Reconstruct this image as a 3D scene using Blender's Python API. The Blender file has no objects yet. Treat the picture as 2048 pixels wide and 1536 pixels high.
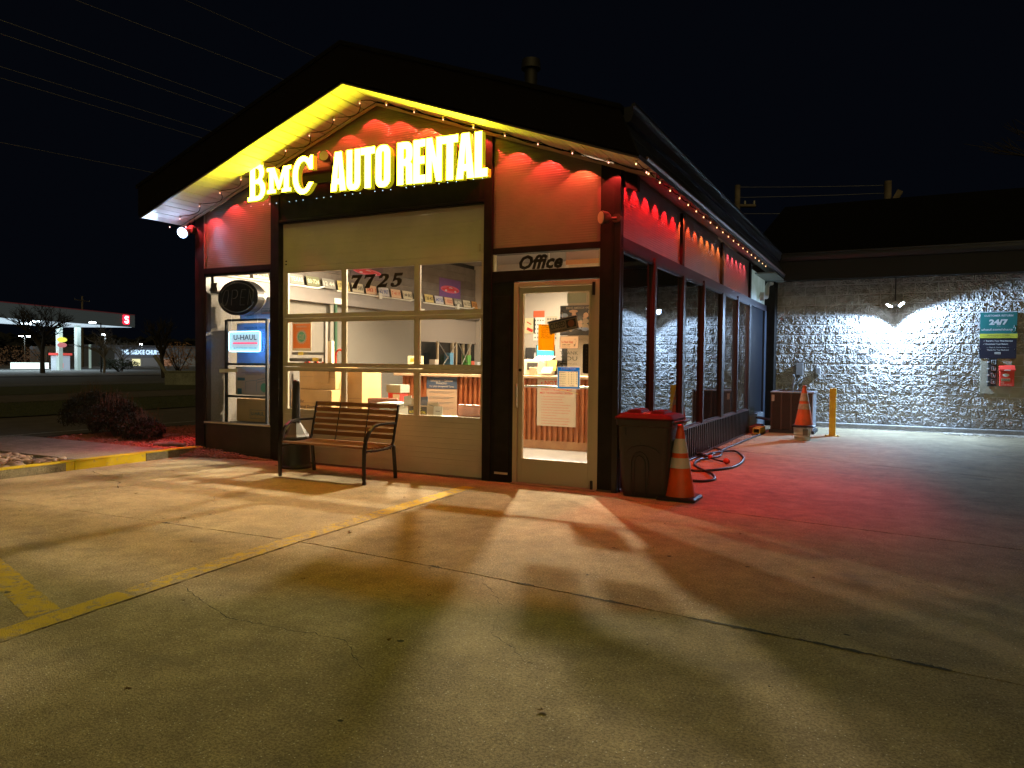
import bpy, math, random
from math import radians as RD, sin, cos, pi, sqrt, hypot, atan2
from mathutils import Vector, Matrix
random.seed(7)
S = bpy.context.scene
COL = S.collection
# ---------------------------------------------------------------- camera
CAM = (2.4051, -6.9262, 1.28)
YAW, PIT, ROL = RD(-27.2701), RD(-1.6799), RD(0.6204)
fw = Vector((sin(YAW)*cos(PIT), cos(YAW)*cos(PIT), sin(PIT)))
rt = Vector((cos(YAW), -sin(YAW), 0)); up = rt.cross(fw)
r2 = cos(ROL)*rt + sin(ROL)*up; u2 = -sin(ROL)*rt + cos(ROL)*up
cd = bpy.data.cameras.new('camera'); cam = bpy.data.objects.new('camera', cd); COL.objects.link(cam)
M = Matrix((r2, u2, -fw)).transposed().to_4x4(); M.translation = Vector(CAM); cam.matrix_world = M
cd.sensor_width = 36; cd.lens = 36*1476.02/2048; cd.clip_end = 600; cd.clip_start = 0.05
S.camera = cam
# ---------------------------------------------------------------- night sky
W = bpy.data.worlds.new('World'); S.world = W; W.use_nodes = True
nt = W.node_tree; nt.nodes.clear()
o = nt.nodes.new('ShaderNodeOutputWorld'); bg = nt.nodes.new('ShaderNodeBackground')
sky = nt.nodes.new('ShaderNodeTexSky'); sky.sky_type = 'NISHITA'; sky.sun_disc = False
sky.sun_elevation = RD(-7.5); sky.sun_rotation = RD(205)
mx = nt.nodes.new('ShaderNodeMix'); mx.data_type = 'RGBA'; mx.inputs[0].default_value = 0.75
nt.links.new(sky.outputs[0], mx.inputs[6]); mx.inputs[7].default_value = (0.010, 0.014, 0.026, 1)
nt.links.new(mx.outputs[2], bg.inputs[0]); bg.inputs[1].default_value = 0.09
nt.links.new(bg.outputs[0], o.inputs[0])
S.view_settings.view_transform = 'Standard'; S.view_settings.look = 'None'
S.view_settings.gamma = 1.0; S.view_settings.exposure = 0.9; S.view_settings.use_curve_mapping = False
S.cycles.max_bounces = 7; S.cycles.diffuse_bounces = 3; S.cycles.glossy_bounces = 3
S.cycles.transparent_max_bounces = 16; S.cycles.transmission_bounces = 4
S.cycles.sample_clamp_indirect = 4.0; S.cycles.sample_clamp_direct = 0
S.cycles.caustics_reflective = False; S.cycles.caustics_refractive = False
# weak, very wide fill lamp added behind the viewer in place of town glow
sl = bpy.data.lights.new('added_town_fill', 'SUN'); sl.energy = .24; sl.angle = RD(60); sl.color = (1,.74,.28)
so = bpy.data.objects.new('added_town_fill', sl); COL.objects.link(so); so.rotation_euler = Vector((-.45,.75,-.55)).to_track_quat('-Z','Y').to_euler()
# light levels
SIGN, PUCK, ROOM, WALL, FLOOD, GAS = 27.0, 19.0, 1100.0, 860.0, 60.0, .16

# ---------------------------------------------------------------- materials
MATS = {}
def mat(name, c=(.5,.5,.5), r=.6, me=0, em=None, es=0, c2=None, sc=8, bump=0, bs=40, sp=.5, det=4, obj=False, rnd=0, mask=(.4,.65), wave=None, coat=0, bd=.02):
    if name in MATS: return MATS[name]
    m = bpy.data.materials.new(name); m.use_nodes = True; n = m.node_tree.nodes; l = m.node_tree.links
    b = n['Principled BSDF']; b.inputs['Roughness'].default_value = r; b.inputs['Metallic'].default_value = me
    b.inputs['Specular IOR Level'].default_value = sp; b.inputs['Base Color'].default_value = (*c, 1)
    if coat: b.inputs['Coat Weight'].default_value = coat
    if em: b.inputs['Emission Color'].default_value = (*em, 1); b.inputs['Emission Strength'].default_value = es
    if c2 or bump or rnd:
        tc = n.new('ShaderNodeTexCoord'); src = tc.outputs['Object']
        if obj:
            oi = n.new('ShaderNodeObjectInfo'); va = n.new('ShaderNodeVectorMath'); va.operation = 'ADD'
            l.new(src, va.inputs[0]); l.new(oi.outputs['Location'], va.inputs[1]); src = va.outputs[0]
    colout = None
    if c2:
        t = n.new('ShaderNodeTexNoise'); t.inputs['Scale'].default_value = sc; t.inputs['Detail'].default_value = det
        l.new(src, t.inputs['Vector']); rp = n.new('ShaderNodeValToRGB')
        rp.color_ramp.elements[0].position = mask[0]; rp.color_ramp.elements[1].position = mask[1]
        rp.color_ramp.elements[0].color = (*c, 1); rp.color_ramp.elements[1].color = (*c2, 1)
        l.new(t.outputs[0], rp.inputs[0]); colout = rp.outputs[0]
    if rnd:
        oi2 = n.new('ShaderNodeObjectInfo'); hs = n.new('ShaderNodeHueSaturation')
        mr = n.new('ShaderNodeMapRange'); mr.inputs[3].default_value = 1-rnd; mr.inputs[4].default_value = 1+rnd
        l.new(oi2.outputs['Random'], mr.inputs[0]); l.new(mr.outputs[0], hs.inputs['Value'])
        if colout: l.new(colout, hs.inputs['Color'])
        else: hs.inputs['Color'].default_value = (*c, 1)
        colout = hs.outputs[0]
    if colout: l.new(colout, b.inputs['Base Color'])
    if bump:
        t2 = n.new('ShaderNodeTexNoise'); t2.inputs['Scale'].default_value = bs; t2.inputs['Detail'].default_value = 6
        l.new(src, t2.inputs['Vector']); bp = n.new('ShaderNodeBump'); bp.inputs['Strength'].default_value = bump
        bp.inputs['Distance'].default_value = bd; l.new(t2.outputs[0], bp.inputs['Height']); l.new(bp.outputs[0], b.inputs['Normal'])
    MATS[name] = m; return m

def glass(name, tint=(.93,.95,.94), refl=1.0, ior=1.5, rough=0.0, dirt=0.012):
    if name in MATS: return MATS[name]
    m = bpy.data.materials.new(name); m.use_nodes = True; n = m.node_tree.nodes; l = m.node_tree.links; n.clear()
    out = n.new('ShaderNodeOutputMaterial'); tr = n.new('ShaderNodeBsdfTransparent'); tr.inputs[0].default_value = (*tint, 1)
    gl = n.new('ShaderNodeBsdfGlossy'); gl.inputs['Roughness'].default_value = rough; gl.inputs[0].default_value = (refl,refl,refl,1)
    lw = n.new('ShaderNodeLayerWeight'); lw.inputs[0].default_value = .5; pw = n.new('ShaderNodeMath'); pw.operation = 'POWER'; pw.inputs[1].default_value = 5
    f0 = ((ior-1)/(ior+1))**2; ma_ = n.new('ShaderNodeMath'); ma_.operation = 'MULTIPLY_ADD'; ma_.inputs[1].default_value = 1-f0; ma_.inputs[2].default_value = f0
    l.new(lw.outputs['Facing'], pw.inputs[0]); l.new(pw.outputs[0], ma_.inputs[0])
    mxs = n.new('ShaderNodeMixShader'); l.new(ma_.outputs[0], mxs.inputs[0]); l.new(tr.outputs[0], mxs.inputs[1]); l.new(gl.outputs[0], mxs.inputs[2])
    df = n.new('ShaderNodeBsdfDiffuse'); df.inputs[0].default_value = (.6,.6,.58,1)
    tc = n.new('ShaderNodeTexCoord'); t = n.new('ShaderNodeTexNoise'); t.inputs['Scale'].default_value = 3; l.new(tc.outputs['Object'], t.inputs[0])
    mm = n.new('ShaderNodeMath'); mm.operation = 'MULTIPLY'; mm.inputs[1].default_value = dirt*2; l.new(t.outputs[0], mm.inputs[0])
    m2 = n.new('ShaderNodeMixShader'); l.new(mm.outputs[0], m2.inputs[0]); l.new(mxs.outputs[0], m2.inputs[1]); l.new(df.outputs[0], m2.inputs[2])
    l.new(m2.outputs[0], out.inputs[0]); MATS[name] = m; return m

def paper(name, c, k=.6):
    m = mat(name, c, .7)
    if m.get('pp'): return m
    n = m.node_tree.nodes; l = m.node_tree.links; b = n['Principled BSDF']; tr = n.new('ShaderNodeBsdfTranslucent'); tr.inputs[0].default_value = (*c, 1)
    x = n.new('ShaderNodeMixShader'); x.inputs[0].default_value = k; l.new(b.outputs[0], x.inputs[1]); l.new(tr.outputs[0], x.inputs[2]); l.new(x.outputs[0], n['Material Output'].inputs[0]); m['pp'] = 1; return m

def concrete(name, base=(.47,.385,.245), dark=(.33,.265,.165), rough=.85, wear=0, paint=None):
    if name in MATS: return MATS[name]
    m = bpy.data.materials.new(name); m.use_nodes = True; n = m.node_tree.nodes; l = m.node_tree.links
    b = n['Principled BSDF']; b.inputs['Roughness'].default_value = rough; b.inputs['Specular IOR Level'].default_value = .18
    tc = n.new('ShaderNodeTexCoord'); co = tc.outputs['Object']
    def noise(s, d=5, rgh=.55):
        t = n.new('ShaderNodeTexNoise'); t.inputs['Scale'].default_value = s; t.inputs['Detail'].default_value = d
        t.inputs['Roughness'].default_value = rgh; l.new(co, t.inputs[0]); return t.outputs[0]
    def ramp(src, p0, p1, a, c):
        r = n.new('ShaderNodeValToRGB'); e = r.color_ramp.elements; e[0].position = p0; e[1].position = p1
        e[0].color = (*a, 1); e[1].color = (*c, 1); l.new(src, r.inputs[0]); return r.outputs[0]
    def mix(a, c, f, mode='MIX'):
        x = n.new('ShaderNodeMix'); x.data_type = 'RGBA'; x.blend_type = mode
        if isinstance(f, (int, float)): x.inputs[0].default_value = f
        else: l.new(f, x.inputs[0])
        for i, v in ((6, a), (7, c)):
            if isinstance(v, tuple): x.inputs[i].default_value = (*v, 1)
            else: l.new(v, x.inputs[i])
        return x.outputs[2]
    c0 = ramp(noise(.55, 6, .62), .34, .68, dark, base)
    c1 = mix(c0, ramp(noise(3.2, 6, .6), .3, .72, (.62,.62,.62), (1.12,1.12,1.12)), .75, 'MULTIPLY')
    c2 = mix(c1, ramp(noise(85, 4, .8), .40, .60, (.52,.52,.50), (1.30,1.28,1.22)), .85, 'MULTIPLY')
    c2 = mix(c2, ramp(noise(9, 8, .75), .35, .65, (.70,.70,.69), (1.15,1.15,1.12)), .7, 'MULTIPLY')
    vo = n.new('ShaderNodeTexVoronoi'); vo.inputs['Scale'].default_value = 62; l.new(co, vo.inputs[0])
    sp = ramp(vo.outputs['Distance'], .13, .19, (1,1,1), (0,0,0))
    vc = n.new('ShaderNodeSeparateColor'); l.new(vo.outputs['Color'], vc.inputs[0])
    pick = ramp(vc.outputs[0], .62, .64, (0,0,0), (1,1,1)); msk = mix((0,0,0), sp, pick)
    c3 = mix(c2, (.75,.70,.60), msk)
    pick2 = ramp(vc.outputs[1], .80, .82, (0,0,0), (1,1,1)); msk2 = mix((0,0,0), sp, pick2)
    c4 = mix(c3, (.10,.09,.075), msk2)
    st = ramp(noise(1.7, 3, .5), .63, .74, (0,0,0), (.55,.55,.55)); c5 = mix(c4, (.13,.115,.095), st)
    if paint:
        pm = ramp(noise(14, 7, .72), .40+wear*.12, .52+wear*.12, (0,0,0), (1,1,1))
        c5 = mix(c5, mix(paint, tuple(x*.7 for x in paint), noise(4, 4)), pm)
    l.new(c5, b.inputs['Base Color'])
    ma = n.new('ShaderNodeMath'); ma.operation = 'MULTIPLY_ADD'; ma.inputs[1].default_value = .35
    l.new(noise(22, 5), ma.inputs[0]); l.new(noise(150, 3, .7), ma.inputs[2])
    bp = n.new('ShaderNodeBump'); bp.inputs['Strength'].default_value = .9; bp.inputs['Distance'].default_value = .012
    l.new(ma.outputs[0], bp.inputs['Height']); l.new(bp.outputs[0], b.inputs['Normal'])
    MATS[name] = m; return m

# ---------------------------------------------------------------- mesh builder
class MB:
    def __init__(s): s.v = []; s.f = []; s.mi = []; s.m = 0; s.sm = False; s.fs = []
    def add(s, vs, fs, m=None, smooth=None):
        k = len(s.v); s.v += [tuple(p) for p in vs]
        for f in fs: s.f.append(tuple(i+k for i in f)); s.mi.append(s.m if m is None else m); s.fs.append(s.sm if smooth is None else smooth)
        return s
    def box(s, x0, x1, y0, y1, z0, z1, m=None):
        vs = [(x,y,z) for z in (z0,z1) for y in (y0,y1) for x in (x0,x1)]
        return s.add(vs, [(0,2,3,1),(4,5,7,6),(0,1,5,4),(2,6,7,3),(0,4,6,2),(1,3,7,5)], m)
    def rbox(s, c, sz, rz=0, rx=0, ry=0, m=None, tap=1.0):
        R = Matrix.Rotation(rz,3,'Z') @ Matrix.Rotation(rx,3,'X') @ Matrix.Rotation(ry,3,'Y'); c = Vector(c)
        vs = []
        for z in (-1,1):
            t = tap if z > 0 else 1
            for y in (-1,1):
                for x in (-1,1): vs.append(c + R @ Vector((x*sz[0]/2*t, y*sz[1]/2*t, z*sz[2]/2)))
        return s.add(vs, [(0,2,3,1),(4,5,7,6),(0,1,5,4),(2,6,7,3),(0,4,6,2),(1,3,7,5)], m)
    def tube(s, pts, r, n=8, m=None, cap=True, closed=False):
        pts = [Vector(p) for p in pts]; L = len(pts); k0 = len(s.v); vs = []; prev = None
        rs = r if isinstance(r, (list, tuple)) else [r]*L
        for i, p in enumerate(pts):
            a = pts[max(i-1,0)] if not closed else pts[i-1]; b = pts[min(i+1,L-1)] if not closed else pts[(i+1)%L]
            d = (b-a); d = d.normalized() if d.length > 1e-9 else Vector((0,0,1))
            if prev is None:
                t = Vector((0,0,1)) if abs(d.z) < .9 else Vector((1,0,0)); u = d.cross(t).normalized()
            else:
                u = prev - d*prev.dot(d); u = u.normalized() if u.length > 1e-6 else d.orthogonal().normalized()
            prev = u; w = d.cross(u)
            for j in range(n):
                a2 = 2*pi*j/n; vs.append(p + (u*cos(a2)+w*sin(a2))*rs[i])
        fs = []
        for i in range(L-1 if not closed else L):
            i2 = (i+1)%L
            for j in range(n): fs.append((i*n+j, i*n+(j+1)%n, i2*n+(j+1)%n, i2*n+j))
        s.add(vs, fs, m, True)
        if cap and not closed: s.add([vs[j] for j in range(n)], [tuple(reversed(range(n)))], m, False); s.add(vs[-n:], [tuple(range(n))], m, False)
        return s
    def cyl(s, p0, p1, r0, r1=None, n=16, m=None): return s.tube([p0, p1], [r0, r0 if r1 is None else r1], n, m)
    def lathe(s, prof, c, n=24, m=None, sx=1, sy=1, smooth=True):
        vs = [(c[0]+r*cos(2*pi*j/n)*sx, c[1]+r*sin(2*pi*j/n)*sy, c[2]+z) for r, z in prof for j in range(n)]
        fs = [(i*n+j, i*n+(j+1)%n, (i+1)*n+(j+1)%n, (i+1)*n+j) for i in range(len(prof)-1) for j in range(n)]
        return s.add(vs, fs, m, smooth)
    def slat(s, pts, off, m=None):   # polygon extruded by a vector
        n = len(pts); o2 = Vector(off); a = [Vector(p) for p in pts]; b = [p+o2 for p in a]
        return s.add(a+b, [tuple(range(n)), tuple(reversed(range(n, 2*n)))]+[(i, i+n, (i+1)%n+n, (i+1)%n) for i in range(n)], m)
    def quad(s, a, b, c, d, m=None): return s.add([a,b,c,d], [(0,1,2,3)], m)
    def blob(s, c, r, jit=.12, n=(10,7), m=None, rot=None, rnd=random):
        R = rot or Matrix.Identity(3); vs = []; c = Vector(c)
        for i in range(n[1]+1):
            th = pi*i/n[1]
            for j in range(n[0]):
                ph = 2*pi*j/n[0]; k = 1+rnd.uniform(-jit, jit)
                if i in (0, n[1]): k = 1
                vs.append(c + R @ Vector((r[0]*sin(th)*cos(ph)*k, r[1]*sin(th)*sin(ph)*k, r[2]*cos(th)*k)))
        fs = [(i*n[0]+j, (i+1)*n[0]+j, (i+1)*n[0]+(j+1)%n[0], i*n[0]+(j+1)%n[0]) for i in range(n[1]) for j in range(n[0])]
        return s.add(vs, fs, m, True)
    def text(s, txt, o, h, face='-y', w=None, bold=0, shear=0, align='L', m=None, depth=0, xs=1, space=1, angle=0):
        """flat lettering: o = lower left (or centre) point, h = cap height, face = plane it lies on"""
        vs, fs = text_mesh(txt, bold, shear, depth, space)
        if not vs: return s
        k = h/.729; x0 = min(v[0] for v in vs); x1 = max(v[0] for v in vs); wid = (x1-x0)*k*xs
        fx = xs
        if w: fx = xs*w/wid; wid = w
        dx = {'L': 0, 'C': -wid/2, 'R': -wid}[align]; o = Vector(o)
        X, Y, Z = {'-y': ((1,0,0),(0,0,1),(0,-1,0)), '+x': ((0,1,0),(0,0,1),(1,0,0)), 'up': ((1,0,0),(0,1,0),(0,0,1)), '-x': ((0,-1,0),(0,0,1),(-1,0,0))}[face]
        X, Y, Z = Vector(X), Vector(Y), Vector(Z)
        if angle: X, Y = X*cos(angle)+Y*sin(angle), Y*cos(angle)-X*sin(angle)
        return s.add([o + X*((v[0]-x0)*k*fx+dx) + Y*v[1]*k + Z*v[2]*k for v in vs], fs, m)
    def data(s, name, mats, off=(0,0,0)):
        me = bpy.data.meshes.new(name); off = Vector(off)
        me.from_pydata([tuple(Vector(p)-off) for p in s.v], [], s.f)
        for mm in (mats if isinstance(mats, (list, tuple)) else [mats]): me.materials.append(mm)
        me.polygons.foreach_set('material_index', s.mi); me.polygons.foreach_set('use_smooth', s.fs)
        me.update(); return me
_tc = {}
def curve_mesh(cu):
    ob = bpy.data.objects.new('tmp', cu); COL.objects.link(ob)
    me = bpy.data.meshes.new_from_object(ob.evaluated_get(bpy.context.evaluated_depsgraph_get()))
    r = ([tuple(v.co) for v in me.vertices], [tuple(p.vertices) for p in me.polygons])
    bpy.data.objects.remove(ob); bpy.data.meshes.remove(me); bpy.data.curves.remove(cu); return r
def text_mesh(t, bold=0, shear=0, depth=0, space=1):
    k = (t, bold, shear, depth, space)
    if k not in _tc:
        cu = bpy.data.curves.new('tmp', 'FONT'); cu.body = t; cu.offset = bold; cu.shear = shear; cu.extrude = depth; cu.resolution_u = 2; cu.space_character = space
        _tc[k] = curve_mesh(cu)
    return _tc[k]
def poly_mesh(loops, depth):
    cu = bpy.data.curves.new('tmp', 'CURVE'); cu.dimensions = '2D'; cu.fill_mode = 'BOTH'; cu.extrude = depth
    for lp in loops:
        sp = cu.splines.new('POLY'); sp.points.add(len(lp)-1)
        for i, p in enumerate(lp): sp.points[i].co = (p[0], p[1], 0, 1)
        sp.use_cyclic_u = True
    return curve_mesh(cu)

def tag(o, label=None, cat=None, group=None, kind=None):
    if label: o['label'] = label
    if cat: o['category'] = cat
    if group: o['group'] = group
    if kind: o['kind'] = kind
    return o
ORG = {}
def thing(name, loc, label, cat, group=None, kind=None):
    e = bpy.data.objects.new(name, None); COL.objects.link(e); e.location = loc; e.empty_display_size = .1
    ORG[e.name] = Vector(loc); return tag(e, label, cat, group, kind)
def part(name, mb, mats, parent, label=None, bevel=0, kind=None):
    org = ORG[parent.name]; me = mb.data(name, mats, org); o = bpy.data.objects.new(name, me); COL.objects.link(o)
    o.parent = parent; ORG[o.name] = org
    if bevel: bv = o.modifiers.new('bevel', 'BEVEL'); bv.width = bevel; bv.segments = 2; bv.limit_method = 'ANGLE'
    return tag(o, label, kind=kind)
def inst(name, me, loc, parent, rot=None, sc=None, label=None):
    o = bpy.data.objects.new(name, me); COL.objects.link(o); o.parent = parent
    o.location = Vector(loc) - ORG[parent.name]
    if rot: o.rotation_euler = rot
    if sc: o.scale = sc
    ORG[o.name] = ORG[parent.name]; return tag(o, label)
def solo(name, mb, mats, loc, label=None, cat=None, group=None, kind=None, bevel=0):
    me = mb.data(name, mats, loc); o = bpy.data.objects.new(name, me); COL.objects.link(o); o.location = loc
    ORG[o.name] = Vector(loc)
    if bevel: bv = o.modifiers.new('bevel', 'BEVEL'); bv.width = bevel; bv.segments = 2; bv.limit_method = 'ANGLE'
    return tag(o, label, cat, group, kind)
def lamp(name, kind, loc, col, power, parent=None, rot=(0,0,0), size=.05, sy=None, spot=None, blend=.15):
    L = bpy.data.lights.new(name, kind); L.color = col; L.energy = power
    if kind == 'AREA': L.shape = 'RECTANGLE'; L.size = size; L.size_y = sy or size
    else: L.shadow_soft_size = size
    if kind == 'SPOT': L.spot_size = spot; L.spot_blend = blend
    o = bpy.data.objects.new(name, L); COL.objects.link(o)
    if parent: o.parent = parent; o.location = Vector(loc) - ORG[parent.name]
    else: o.location = loc
    o.rotation_euler = rot; return o
def copy_tree(o, loc, rz=0, **tags):
    c = o.copy(); COL.objects.link(c); c.location = loc; c.rotation_euler.z = rz
    for ch in o.children:
        d = ch.copy(); COL.objects.link(d); d.parent = c
        for g in ch.children: e = g.copy(); COL.objects.link(e); e.parent = d
    ORG[c.name] = Vector(loc); return tag(c, **tags)
def jag(a, b, step=.12, amp=.006, rnd=random):
    a, b = Vector((a[0],a[1],0)), Vector((b[0],b[1],0)); L = (b-a).length; n = max(1, int(L/step)); d = (b-a).normalized(); nn = Vector((-d.y, d.x, 0))
    return [a + (b-a)*i/n + nn*(0 if i == 0 else rnd.gauss(0, amp)*(2.2 if rnd.random() < .12 else 1)) for i in range(n)]
# ================================================================ materials used in many places
M_black = mat('black_painted_wood', (.010,.009,.008), .6, c2=(.017,.015,.013), sc=6, bump=.08, bs=60, sp=.2)
M_trim = mat('dark_bronze_trim', (.016,.013,.012), .38, sp=.5)
M_soff = mat('white_soffit_vinyl', (.62,.60,.55), .5)
M_tan = mat('tan_painted_steel', (.52,.47,.38), .45, c2=(.46,.42,.34), sc=3, bump=.05, bs=30)
M_alu = mat('bronze_aluminium_frame', (.46,.40,.29), .42)
M_chr = mat('brushed_steel', (.55,.53,.5), .28, me=1)
M_roof = mat('dark_roofing', (.007,.007,.007), .95, sp=.05)
M_pane = glass('clear_window_glass')
M_black_pl = mat('black_plastic', (.012,.012,.013), .45, bump=.06, bs=120)
M_white = mat('white_print', (.75,.74,.70), .6)
M_ink = mat('black_ink', (.02,.02,.02), .6)
M_cbl = mat('black_cable', (.004,.004,.004), .95, sp=0)
# ================================================================ ground
mb = MB().box(-260, 120, -60, 260, -.30, -.06)
solo('ground', mb, mat('dark_asphalt_ground', (.035,.034,.033), .9, c2=(.055,.052,.048), sc=1.5, bump=.3, bs=60), (0,0,-.06), kind='structure')
CON = concrete('weathered_concrete')
CON2 = concrete('smooth_walk_concrete', (.40,.36,.33), (.31,.28,.255))
pv = thing('concrete_apron', (0,0,0), None, None, kind='structure')
part('joint_filler', MB().box(-5.86, 9.2, -14.2, 9.7, -.055, -.022), mat('joint_dirt', (.03,.026,.02), .95, bump=.5, bs=90), pv)
def J1(x):
    P = [(-6,-3.23),(-4.66,-3.18),(-1.32,-3.01),(.23,-3.1),(2.88,-3.36),(9.2,-3.95)]
    for (a,b),(c,d) in zip(P, P[1:]):
        if x <= c: return b+(d-b)*(x-a)/(c-a)
    return P[-1][1]
cr = [(-5.85,-1.76),(-5.62,-1.70),(-5.45,-1.78),(-5.2,-1.84),(-5.02,-1.80),(-4.9,-1.98),(-4.66,-2.03),(-4.5,-2.18),(-4.37,-2.25)]
g = .0065
slabs = [
 [(-5.85,.35),(-4.66,.35)]+[(-4.66-g,0),(-4.6-g,-.51),(-4.37-g,-2.24)]+[(x+.004, y+.005) for x, y in cr[::-1]],
 [(x, y-.006) for x, y in cr]+[(-4.37-g,-2.26),(-4.24-g,J1(-4.24)+g),(-5.85,J1(-5.85)+g)],
 [(-4.66+g,.35),(-1.33-g,.35),(-1.28-g,J1(-1.28)+g),(-4.24+g,J1(-4.24)+g),(-4.37+g,-2.24),(-4.6+g,-.51)],
 [(-1.33+g,-.11),(.92,-.38-g),(3.25,-.70-g),(9.1,-1.45),(9.1,J1(9.1)+g),(2.88,J1(2.88)+g),(.23,J1(.23)+g),(-1.28+g,J1(-1.28)+g)],
 [(-1.33+g,.35),(0.0,.35),(0.0,4.45),(1.93,3.81-g),(3.76,3.13-g),(9.1,1.25),(9.1,-1.43),(3.25,-.69+g),(.92,-.38+g),(-1.33+g,-.09)],
 [(0.0,4.47+g),(0.0,9.62),(9.1,9.62),(9.1,1.27+g),(3.76,3.13+g),(1.93,3.81+g)],
 [(-5.85,J1(-5.85)-g),(-1.28-g,J1(-1.28)-g),(-1.15-g,-4.66),(-1.12-g,-5.06),(-1.0,-7),(-.7,-14),(-5.85,-14)],
 [(-1.28+g,J1(-1.28)-g),(.23,J1(.23)-g),(2.88,J1(2.88)-g),(9.1,J1(9.1)-g),(9.1,-14),(-.7+2*g,-14),(-1.0+2*g,-7),(-1.12+g,-5.06),(-1.15+g,-4.66)],
]
rs = random.Random(3)
for q in slabs:
    if sum(a[0]*b[1]-b[0]*a[1] for a, b in zip(q, q[1:]+q[:1])) < 0: q = q[::-1]
    pts = []
    for a, b in zip(q, q[1:]+q[:1]): pts += jag(a, b, .05 if max(abs(a[0]),abs(b[0])) < 7 and min(a[1],b[1]) > -9 else .5, .0028, rs)
    n = len(pts); m_ = MB()
    m_.add([(p.x,p.y,0) for p in pts]+[(p.x,p.y,-.05) for p in pts], [tuple(range(n))]+[(i, i+n, (i+1)%n+n, (i+1)%n) for i in range(n)])
    part('slab', m_, CON, pv)
# crack debris widened bits, small pits
pit = MB(); rp = random.Random(11)
for x, y, L in [(1.05,-3.19,.42),(1.75,-3.24,.5),(2.2,-3.29,.35),(2.55,-3.33,.22),(.55,-3.13,.12),(-.1,-3.08,.1),(-2.6,-3.085,.08)]:
    n = 14; top = []; bot = []
    for i in range(n+1):
        t = i/n; w = .012*sin(pi*t)**.6*rp.uniform(.5, 1.5)+.002; xx = x-L/2+L*t; yy = J1(xx)+rp.gauss(0,.004)
        top.append((xx, yy+w, .0025)); bot.append((xx, yy-w, .0025))
    pit.add(top+bot[::-1], [tuple(range(2*n+2))])
for i in range(70):
    x, y = rp.uniform(-4.5, 4.5), rp.uniform(-6.2, -.5); r = rp.choice([.004,.006,.008,.012,.018]); k = rp.uniform(.5,1)
    pit.add([(x+r*cos(a*pi/4)*rp.uniform(.6,1.3), y+r*k*sin(a*pi/4)*rp.uniform(.6,1.3), .0025) for a in range(8)], [tuple(range(8))])
part('spalled_pit', pit, mat('pit_dirt', (.03,.027,.02), .95), pv, kind='stuff')
# painted stripes
PAINT = (.62,.43,.035)
st = thing('painted_stall_lines', (-1.4,-2.5,0), None, None, kind='structure')
def strip(pts_l, pts_r, name, mt):
    n = len(pts_l); part(name, MB().add([(x,y,.0016) for x, y in pts_l]+[(x,y,.0016) for x, y in pts_r[::-1]], [tuple(range(2*n))]), mt, st)
def edge(a, b): return [(p.x, p.y) for p in jag(a, b, .03, .0025, rs)]
for a, b, wr in [(-.42,-2.0,.0),(-2.0,-4.35,.55),(-4.35,-5.2,-.2)]:
    xo = lambda y: 0 if y > -4 else (-4-y)*-.02+(.0)
    xa = [-1.505, -1.505, -1.47, -1.36]; 
    XR = lambda y: -1.34+.06*min(1,max(0,(-.43-y)/2.58))+.13*min(1,max(0,(-3.01-y)/1.65))+.03*min(1,max(0,(-4.66-y)/.4)) - .012
    seg = lambda dx: [p for k in range(6) for p in edge((XR(a+(b-a)*k/6)+dx,a+(b-a)*k/6),(XR(a+(b-a)*(k+1)/6)+dx,a+(b-a)*(k+1)/6))]
    R_ = seg(0); L_ = seg(-.155); nn_ = min(len(R_),len(L_)); R_, L_ = R_[:nn_], L_[:nn_]
    strip(L_, R_, 'painted_line', concrete('yellow_paint_%d' % int(wr*100+50), paint=PAINT, wear=wr))
strip(edge((-1.34,-4.66),(-4.2,-3.79)), edge((-1.34,-4.82),(-4.2,-3.94)), 'painted_line', concrete('yellow_paint_0', paint=PAINT, wear=.0))
ck = MB()
for P in ([(.25,-3.12),(.62,-3.55),(.75,-3.9),(1.1,-4.15)],[(-3.2,-2.1),(-2.9,-2.35),(-2.75,-2.8),(-2.5,-3.06)],[(2.1,-.6),(2.35,-1.1),(2.3,-1.6),(2.7,-2.1),(2.75,-2.5)],[(-1.15,-4.1),(-.5,-4.35),(.2,-4.3),(.6,-4.6)],[(-5.8,-1.2),(-5.3,-1.35),(-5.0,-1.8)]):
    q_ = []
    for a, b in zip(P, P[1:]): q_ += [(p.x,p.y) for p in jag(a, b, .035, .006, rs)]
    n_ = len(q_); ws = [.0022*rs.uniform(.3,1.5) for _ in q_]
    ck.add([(x,y-w,.0018) for (x, y), w in zip(q_, ws)]+[(x,y+w,.0018) for (x, y), w in zip(q_[::-1], ws[::-1])], [(i,i+1,2*n_-2-i,2*n_-1-i) for i in range(n_-1)])
part('hairline_crack', ck, mat('pit_dirt'), pv, kind='stuff')
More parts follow.
